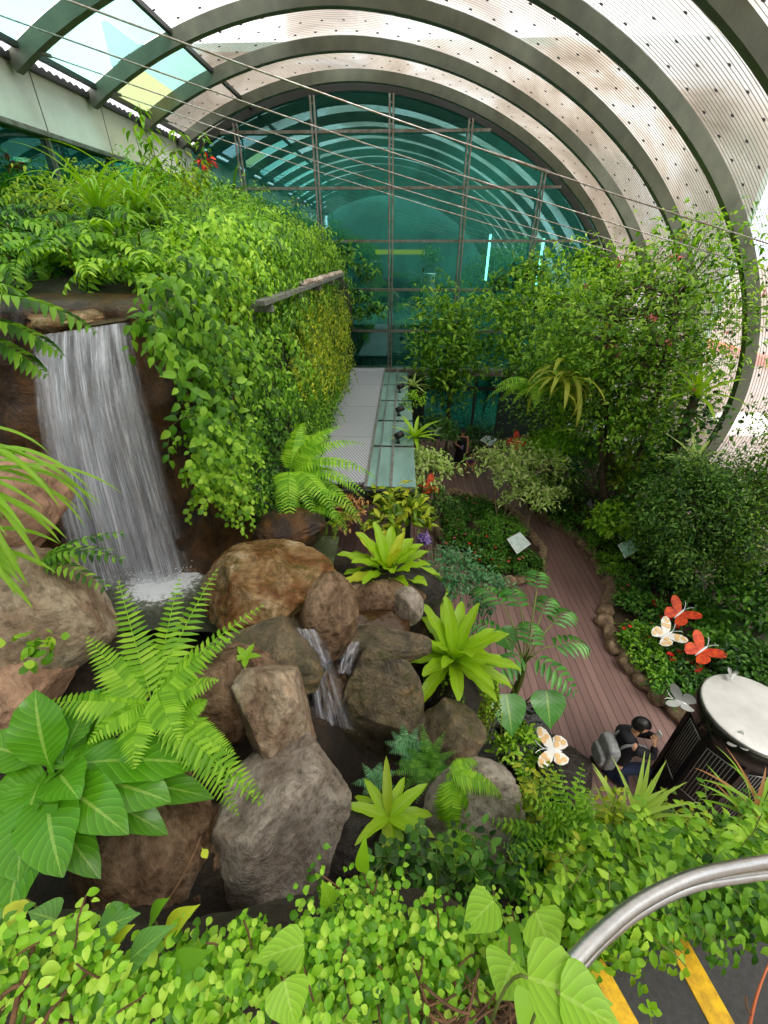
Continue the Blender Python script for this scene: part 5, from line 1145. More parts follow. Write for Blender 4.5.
creeper('shade_plant', 'leafy plant in the shade under the draped rock ferns', 'plant', p, unit(rv(n)*.6+np.array([0, -.1, .6])), unit(rv(n)*.3+np.array([0, -.3, .9])), U(.12, .3, n), 6, .075, .5, 'mid', T_oval, .1)
t = thing('spiky_plant', 'pale upright spiky plant in front of the crouching man', 'plant', P(626, 846, d=2.2))
for i in range(24):
    b = P(rng.uniform(612, 638), rng.uniform(822, 842), d=2.15+rng.uniform(-.05, .05)); build('leaf', strapG(b, rng.uniform(0, 2*PI), rng.uniform(1.15, 1.55), rng.uniform(.34, .58), .036, rng.uniform(.2, 1.0), 10, .3, 0, lambda s: .9*(1-s**2.5)+.04), 'spike', t)
t = thing('spiky_plant', 'spiky strap-leaved plant at the right edge below the kiosk', 'plant', P(752, 824, d=2.2))
for i in range(26):
    b = P(rng.uniform(742, 766), rng.uniform(812, 832), d=2.2+rng.uniform(-.05, .05)); build('leaf', strapG(b, rng.uniform(0, 2*PI), rng.uniform(.4, 1.4), rng.uniform(.25, .5), .026, rng.uniform(.6, 1.6), 10, .3, 0, lambda s: .9*(1-s**2.5)+.04), 'grass' if i % 4 else 'dry', t)
# ferns draped over the pale rock
fern('fern', 'fine fern draped down the pale tall rock', P(446, 776, d=2.75)+(0, -.02, .06), 7, .42, 'fern', (-.4, .6), (-1.9, .5), 1.5, 24, .11, None, .22, pdroop=.3)
fern('fern', 'fern sprouting between the cascade and the pale tall rock', P(428, 768, d=3.3), 12, .36, 'fern_d', (.3, 1.3), (0, 2*PI), 1.1, 18, .09)
fern('fern', 'blue-green fern beside the right-hand cascade', P(408, 752, d=3.5), 9, .26, 'blue', (.3, 1.2), (0, 2*PI), 1.1, 12, .08, None, .4)
fern('fern', 'small blue-green fern left of the yellow-green bird nest fern', P(374, 782, d=3.0), 7, .2, 'blue', (.2, 1.), (0, 2*PI), 1.1, 10, .07, None, .4)
fern('fern', 'drooping fern in the shade right of the yellow-green bird nest fern', P(440, 838, d=2.6), 12, .34, 'fern', (-.2, .7), (-2.4, .3), 1.5, 20, .08, None, .24)
bank('heart-leaved shade creeper behind the foreground groundcover', (380, 440, 838, 880), (2.1, 2.4), 40, .18, 5, .06, .75, 'dark', T_heart)
# ================================================================== FOREGROUND BOTTOM (edge of the upper terrace)
T_fg = leafT(4, lambda t: [.12, .82, 1, .7, .03][int(round(t*4))], .42, .75)
def ground_cover(label, px, dr, n, size, mat, T=T_fg, L=.1, nl=6, asp=.74, up=.7):
    p = np.array([P(rng.uniform(px[0], px[1]), rng.uniform(px[2], px[3]), d=rng.uniform(*dr)) for _ in range(n)])
    d = unit(rv(n)*.55+np.array([0, .1, up])); nr = unit(np.array([0, -.15, 1])+rv(n)*.3)
    return creeper('foreground_creeper', label, 'plant', p, d, nr, U(L*.6, L*1.3, n), nl, size, asp, mat, T, .1, None, None, 'twig', None, .8, .14, 10)
ground_cover('small round-leaved creeper at the bottom, under the yellow-green bird nest fern', (340, 450, 932, 1000), (.98, 1.1), 190, .028, 'fg')
ground_cover('small round-leaved creeper at the bottom, in front of the big grey boulder', (228, 350, 940, 1010), (.95, 1.08), 190, .028, 'fg')
ground_cover('small round-leaved creeper at the bottom left under the broad-leaved plant', (70, 235, 965, 1025), (.9, 1.03), 150, .032, 'fg')
ground_cover('small-leaved creeper in the bottom left corner', (-20, 90, 945, 1005), (.9, 1.06), 110, .036, 'fg', T_oval, asp=.6)
ground_cover('round-leaved creeper at the bottom right of the foreground, beside the handrail end', (440, 545, 935, 990), (.98, 1.1), 150, .028, 'fg')
ground_cover('pale creeper standing up in front of the dark gap beside the boulder', (320, 400, 905, 930), (1.1, 1.18), 60, .028, 'fg', L=.14)
ground_cover('trailing small-leaved creeper over the twigs at the bottom edge', (290, 420, 990, 1030), (.9, 1.0), 60, .03, 'fg')
t = thing('heart_leaved_creeper', 'heart-leaved creeper with large leaves at the bottom right, under the handrail end', 'plant', P(530, 1010, d=.95))
Th = lambda s: [.45, .9, 1., .98, .9, .78, .62, .46, .28, .12, .02][int(round(s*10))]
def bigleaf(t, u, v, u2, v2, d, W, mat, d2=None):
    a = P(u, v, d=d); b = P(u2, v2, d=d2 or d*.97); o = petleaf(t, a, b, W, mat, 10, .03, .01, Th, .16)
    g = a+np.array([rng.normal()*.02, -.02, -.16]); build('petiole', tube(bez(g, (a+g)/2+np.array([0, .03, .05]), a, 6), .0025, 5), 'stem', o)
for u, v, u2, v2, d, W, m in ((535, 912, 556, 962, .95, .11, 'heart'), (528, 978, 610, 1004, .62, .098, 'heart'), (560, 994, 622, 1030, .6, .09, 'heart'), (514, 960, 498, 1000, .9, .11, 'heart'), (494, 900, 462, 934, 1.0, .085, 'heart'), (500, 940, 525, 965, .98, .1, 'vine'), (540, 1005, 520, 1040, .82, .09, 'bright')): bigleaf(t, u, v, u2, v2, d, W, m)
t = thing('heart_leaved_creeper', 'creeper with large grey-green and yellow leaves at the bottom left', 'plant', P(150, 960, d=.98))
for u, v, u2, v2, d, W, m in ((98, 930, 140, 914, 1.0, .085, 'heart_d'), (130, 960, 176, 925, .95, .07, 'heart_d'), (170, 985, 210, 950, .9, .085, 'vine'), (165, 935, 200, 905, 1.0, .06, 'yellowing'), (105, 950, 135, 925, .99, .06, 'yellowing'), (56, 920, 28, 912, 1.02, .075, 'heart_d'), (80, 935, 46, 938, 1.0, .07, 'vine'), (60, 975, 88, 955, .95, .06, 'yellowing'), (150, 920, 170, 898, 1.03, .05, 'vine'), (20, 900, 12, 935, 1.05, .06, 'yellowing')): bigleaf(t, u, v, u2, v2, d, W, m)
t = thing('heart_leaved_creeper', 'creeper with two large lime leaves at the bottom centre', 'plant', P(280, 985, d=.92))
for u, v, u2, v2, d, W, m in ((304, 944, 252, 962, .93, .075, 'heart'), (284, 980, 296, 1030, .82, .085, 'heart'), (330, 905, 322, 880, 1.08, .05, 'heart'), (362, 872, 366, 832, 1.15, .04, 'bright')): bigleaf(t, u, v, u2, v2, d, W, m)
# twigs and roots at the very bottom
G = []
for i in range(70):
    a = P(rng.uniform(420, 560), rng.uniform(985, 1040), d=rng.uniform(.88, .96)); dv = unit(np.array([rng.normal(), rng.normal()*.5, rng.normal()*.25])); l = rng.uniform(.05, .2)
    G.append(tube(bez(a-dv*l/2, a+rng.normal(size=3)*.02, a+dv*l/2, 6), rng.uniform(.0015, .004), 5))
tag(build('twig_tangle', join(G), 'twig', None, True, P(480, 1015, d=1.02)), 'tangle of dry brown twigs and roots at the bottom edge', 'twigs', kind='stuff')
G = []
for i in range(26):
    a = P(rng.uniform(0, 80), rng.uniform(985, 1040), d=rng.uniform(.88, .95)); dv = unit(np.array([rng.normal(), rng.normal()*.5, rng.normal()*.15])); l = rng.uniform(.05, .2)
    G.append(tube(bez(a-dv*l/2, a+rng.normal(size=3)*.02, a+dv*l/2, 6), rng.uniform(.002, .006), 5))
tag(build('twig_tangle', join(G), 'twig', None, True, P(40, 1015, d=1.)), 'dry brown roots in the bottom left corner', 'twigs', kind='stuff')
t = thing('twig', 'bare reddish twig with one tiny leaf in front of the big grey boulder', 'twig', P(160, 910, d=1.08))
build('stem', tube(bez(P(160, 910, d=1.08), P(185, 880, d=1.1), P(201, 836, d=1.12), 8), np.linspace(.003, .0015, 8), 5), 'twig', t); petleaf(t, P(202, 848, d=1.12), P(207, 858, d=1.1), .02, 'yellowing', 6, .02)
t = thing('twig', 'reddish bare stem in front of the lower stair tread at the right edge', 'twig', P(748, 1035, d=.9))
build('stem', tube(bez(P(748, 1040, d=.9), P(752, 1000, d=.9), P(770, 962, d=.92), 8), np.linspace(.004, .002, 8), 5), plain('red_stem', (206, 110, 70), .6), t)
build('side_shoot', tube(bez(P(751, 1015, d=.9), P(745, 1008, d=.9), P(746, 996, d=.9), 5), .002, 5), 'twig', t)
t = thing('seedling', 'tiny seedling in front of the upper stair tread', 'plant', P(650, 1030, d=.95))
build('stem', tube([P(652, 1034, d=.95), P(650, 1010, d=.95)], .0018, 5), 'stem', t)
for u, v in ((638, 1008), (662, 1014), (646, 1000), (656, 1002), (650, 1016)): petleaf(t, P(650, 1010, d=.95), P(u, v, d=.94), .016, 'bright', 6, .02)
# ================================================================== SIGNS
M['signimg'] = plain('printed_panel', (176, 214, 198), .15, 0, 7, (120, 172, 150))
M['signpale'] = plain('pale_printed_panel', (214, 226, 222), .15, 0, 8, (170, 196, 190))
def sign(label, px, h0, h1, mat, extra=None):
    """lectern sign; px = four corners, first two are the raised edge"""
    c4 = [P(*p, z=GZ+h0) for p in px]
    for _ in range(5):
        c4 = [P(*p, z=(rbz(c[0], c[1]) if c[0] > edge_x(c[1]) else GZ)+(h1 if i < 2 else h0)) for i, (p, c) in enumerate(zip(px, c4))]
    c4 = np.array(c4); c = c4.mean(0); n = unit(np.cross(c4[1]-c4[0], c4[3]-c4[0])); n = n if n[2] > 0 else -n
    gz = rbz(c[0], c[1]) if c[0] > edge_x(c[1]) else GZ+.05
    t = thing('information_sign', label, 'sign', (c[0], c[1], gz))
    def slab(s, a, b): q = c+(c4-c)*s; return np.r_[q+n*a, q+n*b], [np.array([(0, 1, 2, 3), (7, 6, 5, 4), (0, 4, 5, 1), (1, 5, 6, 2), (2, 6, 7, 3), (3, 7, 4, 0)])]
    build('panel', slab(1, -.012, 0), 'whitep' if mat != 'black' else 'black', t, False); build('printed_face', slab(.93, 0, .004), mat, t, False)
    if extra:
        for s, m_ in extra: build('symbol', slab(s, .004, .007), m_, t, False)
    build('post', tube([(c[0], c[1], gz-.05), c-n*.01], .02, 8), 'dkmetal', t)
    return t
sign('tilted glass information sign on the island flower bed', [(507, 539), (520, 532), (531, 544), (517, 554)], .6, .8, 'signpale')
sign('tilted green picture sign in the right bed by the path bend', [(618, 545), (634, 536), (642, 548), (625, 558)], .6, .8, 'signimg')
sign('far pale sign to the right of the standing woman', [(480, 440), (487, 435), (497, 439), (491, 446)], .7, .95, 'signpale')
sign('pale sign half hidden by the variegated tree', [(525, 478), (537, 473), (543, 481), (531, 486)], .9, 1.15, 'signimg')
sign('small dark square sign with a white symbol in the right bed', [(586, 503), (591, 499), (598, 505), (594, 512)], 1.0, 1.25, 'black', [(.82, 'whitep'), (.66, 'black'), (.3, 'whitep')])
sign('small pale board beside the dark doors left of the woman', [(430, 427), (442, 427), (442, 435), (430, 435)], .7, 1., 'signpale')
# ================================================================== BUTTERFLY ORNAMENTS
FW = [(0, .02), (.12, .3), (.42, .52), (.72, .6), (.92, .56), (.98, .44), (.86, .24), (.55, .06), (.2, -.04)]
HW = [(0, .0), (.25, -.02), (.55, .0), (.68, -.12), (.68, -.32), (.52, -.5), (.3, -.56), (.12, -.4), (.02, -.2)]
def butterfly(label, u, v, fdx, fdy, span, wing, body, d=None, z=None, spots=None, tilt=.25, stake=None, name='butterfly_ornament', raise_=.3, fat=1.28):
    c = P(u, v, d=d) if d else P(u, v, z=z); dd = np.linalg.norm(c)
    f = P(u+fdx, v+fdy, d=(d or (c/ray(u, v))[1])) - P(u, v, d=(d or (c/ray(u, v))[1])); view = -unit(c)
    n = unit(view*.75+np.array([0, 0, .5])); f = unit(f-n*(f@n)); s = np.cross(n, f)
    gz = stake if stake is not None else c[2]
    t = thing(name, label, 'butterfly ornament', (c[0], c[1], gz)); k = span/2
    def poly(pts, sd, th=.008):
        p = np.array([c+s*sd*x*k*math.cos(raise_)+n*x*k*math.sin(raise_)+f*y*k*fat for x, y in pts]); m = len(p); q = np.r_[p, p+n*th]
        return q, [np.array([list(range(m))]), np.array([[m+i for i in range(m-1, -1, -1)]]), np.array([(i, (i+1) % m, m+(i+1) % m, m+i) for i in range(m)])]
    for sd in (-1, 1):
        for pts, nm in ((FW, 'forewing'), (HW, 'hindwing')):
            w = build(nm, poly(pts, sd), wing, t, False)
            if spots:
                sp = [(.38, .34, .15), (.66, .46, .13), (.84, .46, .09), (.56, .22, .12)] if nm == 'forewing' else [(.26, -.14, .13), (.52, -.18, .14), (.4, -.38, .13)]
                for x, y, r in sp:
                    o = c+s*sd*x*k*math.cos(raise_)+n*(x*k*math.sin(raise_)+.011)+f*y*k*fat
                    th = np.arange(14)/14*2*PI; sx = s*sd*math.cos(raise_)+n*math.sin(raise_)
                    ring = o+(np.cos(th)[:, None]*sx+np.sin(th)[:, None]*f)*r*k; q = np.r_[ring, ring+n*.006]
                    build('spot', (q, [np.arange(14)[None], (27-np.arange(14))[None], np.array([(i, (i+1) % 14, 14+(i+1) % 14, 14+i) for i in range(14)])]), spots, w, False)
    build('body', tube([c-f*k*.42, c-f*k*.1, c+f*k*.25, c+f*k*.4], np.array([.025, .055, .06, .04])*k*1.2, 8), body, t)
    for sd in (-1, 1): build('antenna', tube(bez(c+f*k*.38, c+f*k*.7+s*sd*k*.08+n*.03, c+f*k*.85+s*sd*k*.3+n*.05, 6), .012*k+.002, 5), body, t)
    if stake is not None: build('stake', tube([c-n*.01, (c[0], c[1], stake-.05)], .012, 6), 'dkmetal', t)
    return t
def rbz_at(u, v, h): 
    z = GZ+.5
    for _ in range(6): q = P(u, v, z=z); z = rbz(q[0], q[1])+h
    return z
for lb, u, v, fx, fy, sp, w, bd, spt in (('upper red and orange butterfly ornament in the right bed', 679, 614, 8, -7, .66, 'redw', 'whitep', None), ('lower red and orange butterfly ornament beside the kiosk', 701, 651, 8, -6, .66, 'redw', 'whitep', None),
        ('white butterfly ornament with tan spots among the red ones in the right bed', 666, 635, 8, -4, .62, 'white', 'whitep', 'cream')):
    z = rbz_at(u, v, .62); butterfly(lb, u, v, fx, fy, sp, w, bd, z=z, spots=spt, stake=z-.62)
q = P(560, 768, d=6.6)
butterfly('white butterfly ornament with tan spots on the black wet rock', 553, 750, -8, -2, .6, 'white', 'whitep', d=6.32, spots='cream', stake=q[2]+.1)
z = rbz_at(516, 442, .8); butterfly('far red butterfly ornament right of the standing woman', 516, 443, 8, -5, .85, 'redw', 'redw', z=z, stake=z-.8)
butterfly('red butterfly ornament beside the end of the canopy', 428, 487, 8, -3, .62, 'redw', 'redw', z=GZ+2.2, stake=GZ)
# ================================================================== KIOSK
KT = -4.95
A = [P(701, 692, z=KT)[:2], P(722, 674, z=KT)[:2], P(768, 756, z=KT)[:2]]
(ax, ay), (bx, by), (cx_, cy_) = A
D = 2*(ax*(by-cy_)+bx*(cy_-ay)+cx_*(ay-by))
kx = ((ax*ax+ay*ay)*(by-cy_)+(bx*bx+by*by)*(cy_-ay)+(cx_*cx_+cy_*cy_)*(ay-by))/D
ky = ((ax*ax+ay*ay)*(cx_-bx)+(bx*bx+by*by)*(ax-cx_)+(cx_*cx_+cy_*cy_)*(bx-ax))/D
kr = math.hypot(ax-kx, ay-ky); kc = np.array([kx, ky, 0])
print('kiosk', kx, ky, kr)
t = thing('display_kiosk', 'round dark kiosk with steel lid and barred sides at the right', 'kiosk', (kx, ky, GZ))
build('lid', lathe((kx, ky, KT), [(.001, .012), (kr*.5, .012), (kr*.97, .008), (kr, 0), (kr, -.03)], 56), 'disc', t)
M['kioskband'] = plain('dark_glossy_band', (58, 60, 50), .12, .5, 3, (34, 36, 30))
build('rim_band', lathe((kx, ky, KT), [(kr*1.0, -.03), (kr*1.03, -.05), (kr*1.05, -.3), (kr*.98, -.32), (kr*.9, -.32)], 56), 'kioskband', t)
build('core', lathe((kx, ky, GZ), [(kr*.55, 0), (kr*.55, KT-GZ-.3)], 16), 'black', t)
NP = 8; pts = [(kx+kr*.94*math.cos(a), ky+kr*.94*math.sin(a)) for a in np.arange(NP)/NP*2*PI+.25]
for x, y in pts: build('corner_post', box2((x-.035, y-.035, GZ), (x+.035, y+.035, KT-.3)), 'dkmetal', t, False)
M['kiosknet'] = frostmat('kiosk_net', (46, 46, 42), .35, .4)
for i in range(NP):
    a, b = np.array(pts[i]), np.array(pts[(i+1) % NP])
    build('panel', (np.array([(a[0], a[1], GZ+.15), (b[0], b[1], GZ+.15), (b[0], b[1], KT-.3), (a[0], a[1], KT-.3)]), [np.array([(0, 1, 2, 3)])]), 'kiosknet', t, False)
    nn = unit(np.array([(a+b)[0]/2-kx, (a+b)[1]/2-ky]))*.012
    build('grille', join([tube([(*(a+(b-a)*s+nn), GZ+.75), (*(a+(b-a)*s+nn), KT-.5)], .0038, 5) for s in np.linspace(.12, .88, 9)]+[tube([(*(a+(b-a)*.1+nn), z), (*(a+(b-a)*.9+nn), z)], .007, 5) for z in (GZ+.75, KT-.5)]), 'silver', t)
build('base_ring', lathe((kx, ky, GZ), [(kr*.98, 0), (kr*.98, .16), (kr*.9, .18)], 40), 'dkmetal', t)
butterfly('silver metal butterfly on the left rim of the kiosk', 681, 702, -6, -4, .42, 'silver', 'silver', d=(P(690, 700, z=KT-.06)/ray(690, 700))[1], name='metal_butterfly', raise_=.7)
butterfly('small silver butterfly standing at the back of the kiosk lid', 731, 676, 3, -8, .2, 'silver', 'silver', z=KT+.06, name='metal_butterfly', raise_=.9)
butterfly('small silver butterfly on the near rim of the kiosk', 735, 741, 8, 2, .26, 'silver', 'silver', d=(P(737, 741, z=KT-.1)/ray(737, 741))[1]-.02, name='metal_butterfly', raise_=.5)
# ledge pipe on the vine cliff
a, b = P(262, 303, x=-1.55), P(343, 277, x=-1.56)
t = thing('ledge_pipe', 'weathered grey ledge with stones on it along the vine cliff', 'ledge', a)
b[2] = a[2]
build('plank', box2((-1.66, a[1], a[2]-.03), (-1.52, b[1], a[2]+.02)), 'beam', t, False)
for i, s in enumerate(np.linspace(.35, .98, 16)):
    y = a[1]+(b[1]-a[1])*s; build('stone', ball((-1.6+.03*math.sin(i*5), y, a[2]+.05), (.07, .14+.06*math.sin(i*3), .05), 2), 'rock_grey', t)
[build('bracket', box2((-2.2, y-.03, a[2]-.12), (-1.52, y+.03, a[2]-.05)), 'beam', t, False) for y in np.linspace(a[1]+.3, b[1]-.3, 5)]
# ================================================================== PEOPLE
def skinmesh(chains, sub=2):
    """chains: list of lists of (point, radius); chains that start on an existing point join there; grown with the Skin modifier"""
    vs = []; es = []; rs = []; idx = {}
    for ch in chains:
        prev = None
        for p, r in ch:
            k = tuple(np.round(np.asarray(p, float), 4))
            if k not in idx: idx[k] = len(vs); vs.append(k); rs.append(r)
            if prev is not None and prev != idx[k]: es.append((prev, idx[k]))
            prev = idx[k]
    me = bpy.data.meshes.new('tmp'); me.from_pydata(vs, es, []); ob = bpy.data.objects.new('tmp', me); COL.objects.link(ob)
    md = ob.modifiers.new('s', 'SKIN'); md.use_smooth_shade = True; md.branch_smoothing = .6
    for v, r in zip(me.skin_vertices[0].data, rs): v.radius = (r, r) if not isinstance(r, tuple) else r; v.use_root = False
    me.skin_vertices[0].data[0].use_root = True
    sb = ob.modifiers.new('d', 'SUBSURF'); sb.levels = sub; sb.render_levels = sub
    dg = bpy.context.evaluated_depsgraph_get(); ev = ob.evaluated_get(dg); m2 = ev.to_mesh()
    V = np.array([v.co[:] for v in m2.vertices]); q4 = [list(p.vertices) for p in m2.polygons if len(p.vertices) == 4]; q3 = [list(p.vertices) for p in m2.polygons if len(p.vertices) == 3]
    ev.to_mesh_clear(); bpy.data.objects.remove(ob); bpy.data.meshes.remove(me)
    return V, [np.array(f) for f in (q4, q3) if f]
def lerp(a, b, s): return np.asarray(a)*(1-s)+np.asarray(b)*s
def hand(w, dirv, upv, s=1., curl=.5):
    """palm and five unequal bent fingers starting at wrist w"""
    d = unit(dirv); n = unit(np.asarray(upv)-d*(np.asarray(upv)@d)); x = np.cross(d, n); out = []; pc = w+d*.045*s
    kn = w+d*.085*s
    out.append([(w, .024*s), (pc, (.036*s)), (kn, .032*s)])
    for i, l in enumerate((.066, .076, .07, .054)):
        b = kn+x*(i-1.5)*.019*s; p1 = b+(d*.9-n*curl*.3)*l*.5*s; p2 = p1+(d*.6-n*curl*1.1)*l*.35*s; p3 = p2+(d*.2-n*curl*1.4)*l*.25*s
        out.append([(kn, .032*s), (b, .0095*s), (p1, .009*s), (p2, .0085*s), (p3, .007*s)])
    a = pc-x*.036*s; out.append([(pc, .036*s), (a, .013*s), (a-x*.018*s+d*.028*s-n*.012*s, .0105*s), (a-x*.012*s+d*.055*s-n*.03*s, .009*s)])
    return out
def person_head(t, c, fwd, up, r, hairm, skinm, longhair=False):
    """face features and hair on a head of half-height r"""
    f = unit(fwd); u = unit(np.asarray(up)-f*(np.asarray(up)@f)); s = np.cross(f, u); Rm = np.stack([s, f, u], 1)
    v, fc = ball((0, 0, 0), 1, 4)[0:2]
    v = v*np.array([.74, .9, 1.]); low = v[:, 2] < -.1
    v[low, 0] *= 1-.28*(-v[low, 2]-.1); v[low, 1] *= 1-.1*(-v[low, 2]-.1); v[:, 1] += .04*(v[:, 1] > .3)
    head = (v*r@Rm.T+c, fc)
    nose = ball((0, .93*r, -.12*r), (.11*r, .18*r, .2*r), 2); ears = [ball((sd*.75*r, -.02*r, -.08*r), (.08*r, .15*r, .24*r), 2) for sd in (-1, 1)]
    g = [head]+[(a@Rm.T+c, b) for a, b in [nose]+ears]
    build('face', join(g), skinm, t)
    for sd in (-1, 1): q = ball((sd*.3*r, .82*r, .02*r), (.1*r, .07*r, .06*r), 2); build('eye', (q[0]@Rm.T+c, q[1]), 'hair', t)
    q = ball((0, .83*r, -.46*r), (.22*r, .07*r, .05*r), 2); build('mouth', (q[0]@Rm.T+c, q[1]), plain('lip', (170, 96, 84), .5), t)
    h = v.copy(); keep = h*np.array([1.12, 1.1, 1.1])*r
    k = (v[:, 2] > .28) | (v[:, 1] < -.05) & (v[:, 2] > -.55)
    ii = fc[0]; sel = k[ii].all(1)
    bump = 1+.03*np.sin(v[:, 0]*23)*np.sin(v[:, 1]*19)
    G = [((keep*bump[:, None])@Rm.T+c, [ii[sel]])]
    if longhair: G.append(((ball((0, -.75*r, -.7*r), (.62*r, .3*r, 1.0*r), 3)[0])@Rm.T+c, ball((0, 0, 0), 1, 3)[1]))
    build('hair', join(G), hairm, t)
# ---- man crouching on one knee at the path, photographing the kiosk
foot_b = P(599, 764, z=GZ+.06); knee_b = P(626, 786, z=GZ+.09); hip = P(617, 763, z=GZ+.5); 
chest = P(629, 741, y=3.62); neck = P(634, 733, y=3.63); hc = P(641, 725, y=3.63)
shF, shN = P(621, 728, y=3.84), P(637, 750, y=3.42)
knee_f = P(649, 768, z=GZ+.52); foot_f = np.array([knee_f[0]+.02, knee_f[1]+.02, GZ+.06])
phone = P(656, 736, y=3.6); elN, elF = P(653, 757, y=3.42), P(650, 735, y=3.86); wrN, wrF = P(655, 744, y=3.5), P(655, 737, y=3.7)
fw = unit(np.array([1., -.12, 0]))
pm = thing('person', 'man in a dark hoodie and jeans crouching on the path with a grey backpack', 'person', ((foot_b+foot_f)/2*np.array([1, 1, 0])+np.array([0, 0, GZ])))
hipL, hipR = hip+np.array([0, .09, 0]), hip+np.array([0, -.09, 0])
body = [[(hip, .1), (lerp(hip, chest, .5), .1), (chest, .11), (neck, .055), (lerp(neck, hc, .6), .06)], [(chest, .11), (shF, .05), (elF, .036), (wrF, .026)], [(chest, .11), (shN, .05), (elN, .036), (wrN, .026)],
        [(hip, .1), (hipL, .08), (knee_b, .05), (lerp(knee_b, foot_b, .5), .045), (foot_b, .035)], [(hip, .1), (hipR, .08), (knee_f, .05), (lerp(knee_f, foot_f, .5), .045), (foot_f, .038), (foot_f+fw*.16, .034)]]
build('body', skinmesh(body+[h for h in hand(wrN, phone-wrN, (0, 0, 1), 1, .6)]+[h for h in hand(wrF, phone-wrF, (0, 0, 1), 1, .6)]), 'skin', pm)
build('hoodie', skinmesh([[(lerp(hip, chest, .0), .15), (lerp(hip, chest, .5), .155), (chest, .17), (lerp(chest, neck, .7), .09)], [(chest, .17), (shF, .09), (elF, .066), (lerp(elF, wrF, .9), .042)], [(chest, .17), (shN, .09), (elN, .066), (lerp(elN, wrN, .9), .042)]]), 'navy', pm)
build('hood', ball(lerp(chest, neck, .55)+np.array([-.07, 0, .03]), (.1, .13, .09), 3), 'navy', pm)
build('jeans', skinmesh([[(lerp(hip, chest, .1), .145), (hip, .15)], [(hip, .15), (hipL, .115), (knee_b, .08), (lerp(knee_b, foot_b, .9), .062)], [(hip, .15), (hipR, .115), (knee_f, .082), (lerp(knee_f, foot_f, .9), .064)]]), 'jeans', pm)
for p, d_ in ((foot_b, unit(foot_b-knee_b)), (foot_f, fw)): build('shoe', skinmesh([[(p-d_*.02, .05), (p+d_*.07, .048), (p+d_*.16, .036)]]), 'navy', pm)
person_head(pm, hc, unit(np.array([1, -.1, -.35])), (0.2, 0, 1), .125, 'hair', 'skin')
bc = lerp(hip, chest, .52); ax_ = unit(chest-hip); bn = unit(np.cross(ax_, [0, 1, 0])); bn = bn if bn@np.array([-1, 0, .6]) > 0 else -bn
bp_ = thing('backpack', 'grey backpack on the back of the crouching man', 'bag', bc+bn*.2)
sb_ = np.cross(ax_, bn); Rb = np.stack([sb_, bn, ax_], 1)
def softbox(sz, k=.32, n=4):
    v, f = ball((0, 0, 0), 1, n); v = np.sign(v)*np.abs(v)**k; return v*np.array(sz), f
v, f = softbox((.19, .1, .27), .5); nz = np.array([noise.fractal(Vector(q*9), 1, 2, 4) for q in v]); v = v*(1+.07*nz)[:, None]
build('main_pouch', (v@Rb.T+bc+bn*.235, f), 'bag', bp_)
v, f = softbox((.15, .06, .14), .5); build('front_pocket', (v@Rb.T+bc+bn*.34-ax_*.07, f), 'bag', bp_)
for sd, sh in ((1, shN), (-1, shF)): 
    a0 = bc+bn*.15+ax_*.24+sb_*.1*(1 if (sh-bc)@sb_ > 0 else -1); o = lerp(sh, chest, .35); build('strap', tube(bez(a0, o+bn*.12+ax_*.1, o-bn*.17, 10), .022, 6), 'bag', bp_)
ph = thing('phone', 'white phone held up by the crouching man', 'phone', phone)
v, f = softbox((.012, .045, .08), .3, 3); build('case', (v+phone+np.array([.03, 0, .02]), f), 'whitep', ph); build('lens', ball(phone+np.array([.044, .02, .07]), .009, 2), 'black', ph)
# ---- standing woman in a black dress
wf_ = P(459, 469, z=GZ); y0 = wf_[1]; H = 1.66
wp = thing('person', 'standing woman in a sleeveless black dress looking at her phone', 'person', wf_)
o = np.array([wf_[0], y0, GZ]); J = lambda x, y, z: o+np.array([x, y, z])
hw, cw, nw, hcw = J(0, 0, .92), J(0, -.02, 1.24), J(0, -.03, 1.42), J(0, -.06, 1.53)
sL, sR = J(-.18, -.02, 1.36), J(.18, -.02, 1.36); eL, eR = J(-.25, -.03, 1.08), J(.24, -.03, 1.08); wL, wR = J(-.08, -.24, 1.02), J(.22, -.1, .84)
wbody = [[(hw, .13), (J(0, 0, 1.08), .11), (cw, .125), (nw, .05), (lerp(nw, hcw, .6), .05)], [(cw, .125), (sL, .055), (eL, .04), (wL, .025)], [(cw, .125), (sR, .055), (eR, .04), (wR, .025)],
         [(hw, .13), (J(-.09, 0, .85), .09), (J(-.09, .0, .48), .06), (J(-.09, .03, .08), .035), (J(-.09, -.12, .035), .03)], [(hw, .13), (J(.09, 0, .85), .09), (J(.09, 0, .48), .06), (J(.09, .03, .08), .035), (J(.09, -.12, .035), .03)]]
build('body', skinmesh(wbody+hand(wL, (.6, -.7, .2), (0, 0, 1), .9, .6)+hand(wR, (0, -.1, -1), (0, -1, 0), .9, .3)), 'pinkskin', wp)
R = []
for z, rx, ry in ((.3, .24, .2), (.6, .22, .18), (.9, .19, .155), (1.08, .15, .13), (1.22, .18, .15), (1.32, .165, .13), (1.34, .13, .1)): R.append([(o[0]+rx*math.cos(a), y0-.01+ry*math.sin(a), GZ+z+.015*math.sin(a*3)) for a in np.linspace(0, 2*PI, 29)])
build('dress', grid(np.array(R)), 'dress', wp)
for sd in (-1, 1): build('dress_strap', tube(bez(J(sd*.1, -.12, 1.32), J(sd*.11, -.04, 1.46), J(sd*.1, .08, 1.32), 8), .012, 5), 'dress', wp)
person_head(wp, hcw+np.array([0, 0, .03]), (0, -1, -.45), (0, 0, 1), .115, 'hair', 'pinkskin', True)
pq = wL+np.array([.06, -.09, .03]); ph = thing('phone', 'phone in the hand of the standing woman', 'phone', pq); v, f = softbox((.04, .012, .075), .3, 3); build('case', (v+pq, f), 'purple', ph)
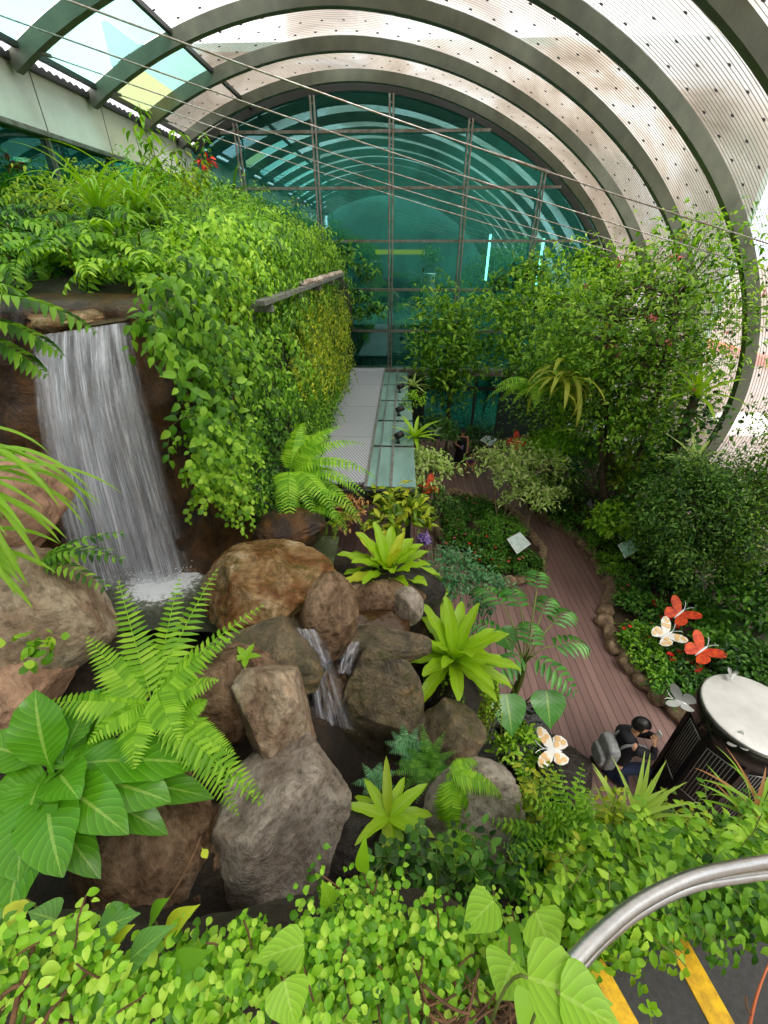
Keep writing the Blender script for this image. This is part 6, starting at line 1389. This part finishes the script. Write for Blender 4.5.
# ---- small crouching child in purple
cf = P(467, 468, z=GZ); o = np.array([cf[0]+.05, cf[1]-.25, GZ]); J = lambda x, y, z: o+np.array([x, y, z])
cpn = thing('person', 'small child in a purple top squatting beside the standing woman', 'person', o)
hp, ch = J(0, .12, .22), J(0, .0, .5); nk, hd = J(0, -.03, .6), J(0, -.06, .7)
build('body', skinmesh([[(hp, .1), (lerp(hp, ch, .5), .1), (ch, .1), (nk, .04), (lerp(nk, hd, .6), .04)], [(ch, .1), (J(-.13, -.02, .53), .045), (J(-.17, -.18, .4), .035), (J(-.06, -.3, .36), .022)], [(ch, .1), (J(.13, -.02, .53), .045), (J(.17, -.18, .4), .035), (J(.06, -.3, .36), .022)],
    [(hp, .1), (J(-.08, .1, .22), .08), (J(-.13, -.16, .36), .055), (J(-.12, .02, .05), .035), (J(-.12, -.1, .03), .03)], [(hp, .1), (J(.08, .1, .22), .08), (J(.13, -.16, .36), .055), (J(.12, .02, .05), .035), (J(.12, -.1, .03), .03)]]
    + hand(J(-.06, -.3, .36), (.2, -1, 0), (0, 0, 1), .7, .5)+hand(J(.06, -.3, .36), (-.2, -1, 0), (0, 0, 1), .7, .5)), 'pinkskin', cpn)
build('top', skinmesh([[(hp, .115), (lerp(hp, ch, .5), .115), (ch, .115), (lerp(ch, nk, .5), .07)], [(ch, .115), (J(-.13, -.02, .53), .06), (J(-.16, -.12, .45), .05)], [(ch, .115), (J(.13, -.02, .53), .06), (J(.16, -.12, .45), .05)]]), 'purpletop', cpn)
person_head(cpn, hd+np.array([0, 0, .03]), (0, -1, -.3), (0, 0, 1), .1, 'hair', 'pinkskin')
WORLD, SUN, EXPO = 1.75, 6.8, 1.12
# ================================================================== LIGHT
wd = bpy.data.worlds.new('sky'); SC.world = wd; wd.use_nodes = True
nt = wd.node_tree; nt.nodes.clear(); L = nt.links
tc = nodes(nt, 'ShaderNodeTexCoord'); n = nodes(nt, 'ShaderNodeTexNoise', Scale=2.2, Detail=5, Roughness=.6); L.new(tc.outputs['Generated'], n.inputs['Vector'])
rp = ramp(nt, [srgb(190, 210, 240), srgb(246, 248, 252), srgb(255, 254, 250)], n.outputs[0], [.38, .5, .62])
bg = nodes(nt, 'ShaderNodeBackground', Strength=WORLD); L.new(rp.outputs[0], bg.inputs[0])
o = nodes(nt, 'ShaderNodeOutputWorld'); L.new(bg.outputs[0], o.inputs[0])
sl = bpy.data.objects.new('sun', bpy.data.lights.new('sun', 'SUN')); COL.objects.link(sl)
sl.data.energy = SUN; sl.data.angle = math.radians(35); sl.data.color = (1, .96, .88)
dv = Vector((-.45, .35, -1)); sl.rotation_euler = dv.to_track_quat('-Z', 'Y').to_euler()
SC.view_settings.view_transform = 'Standard'; SC.view_settings.look = 'None'
SC.view_settings.exposure = EXPO; SC.view_settings.gamma = 1.0
try: SC.cycles.transparent_max_bounces = 16; SC.cycles.max_bounces = 8
except Exception: pass
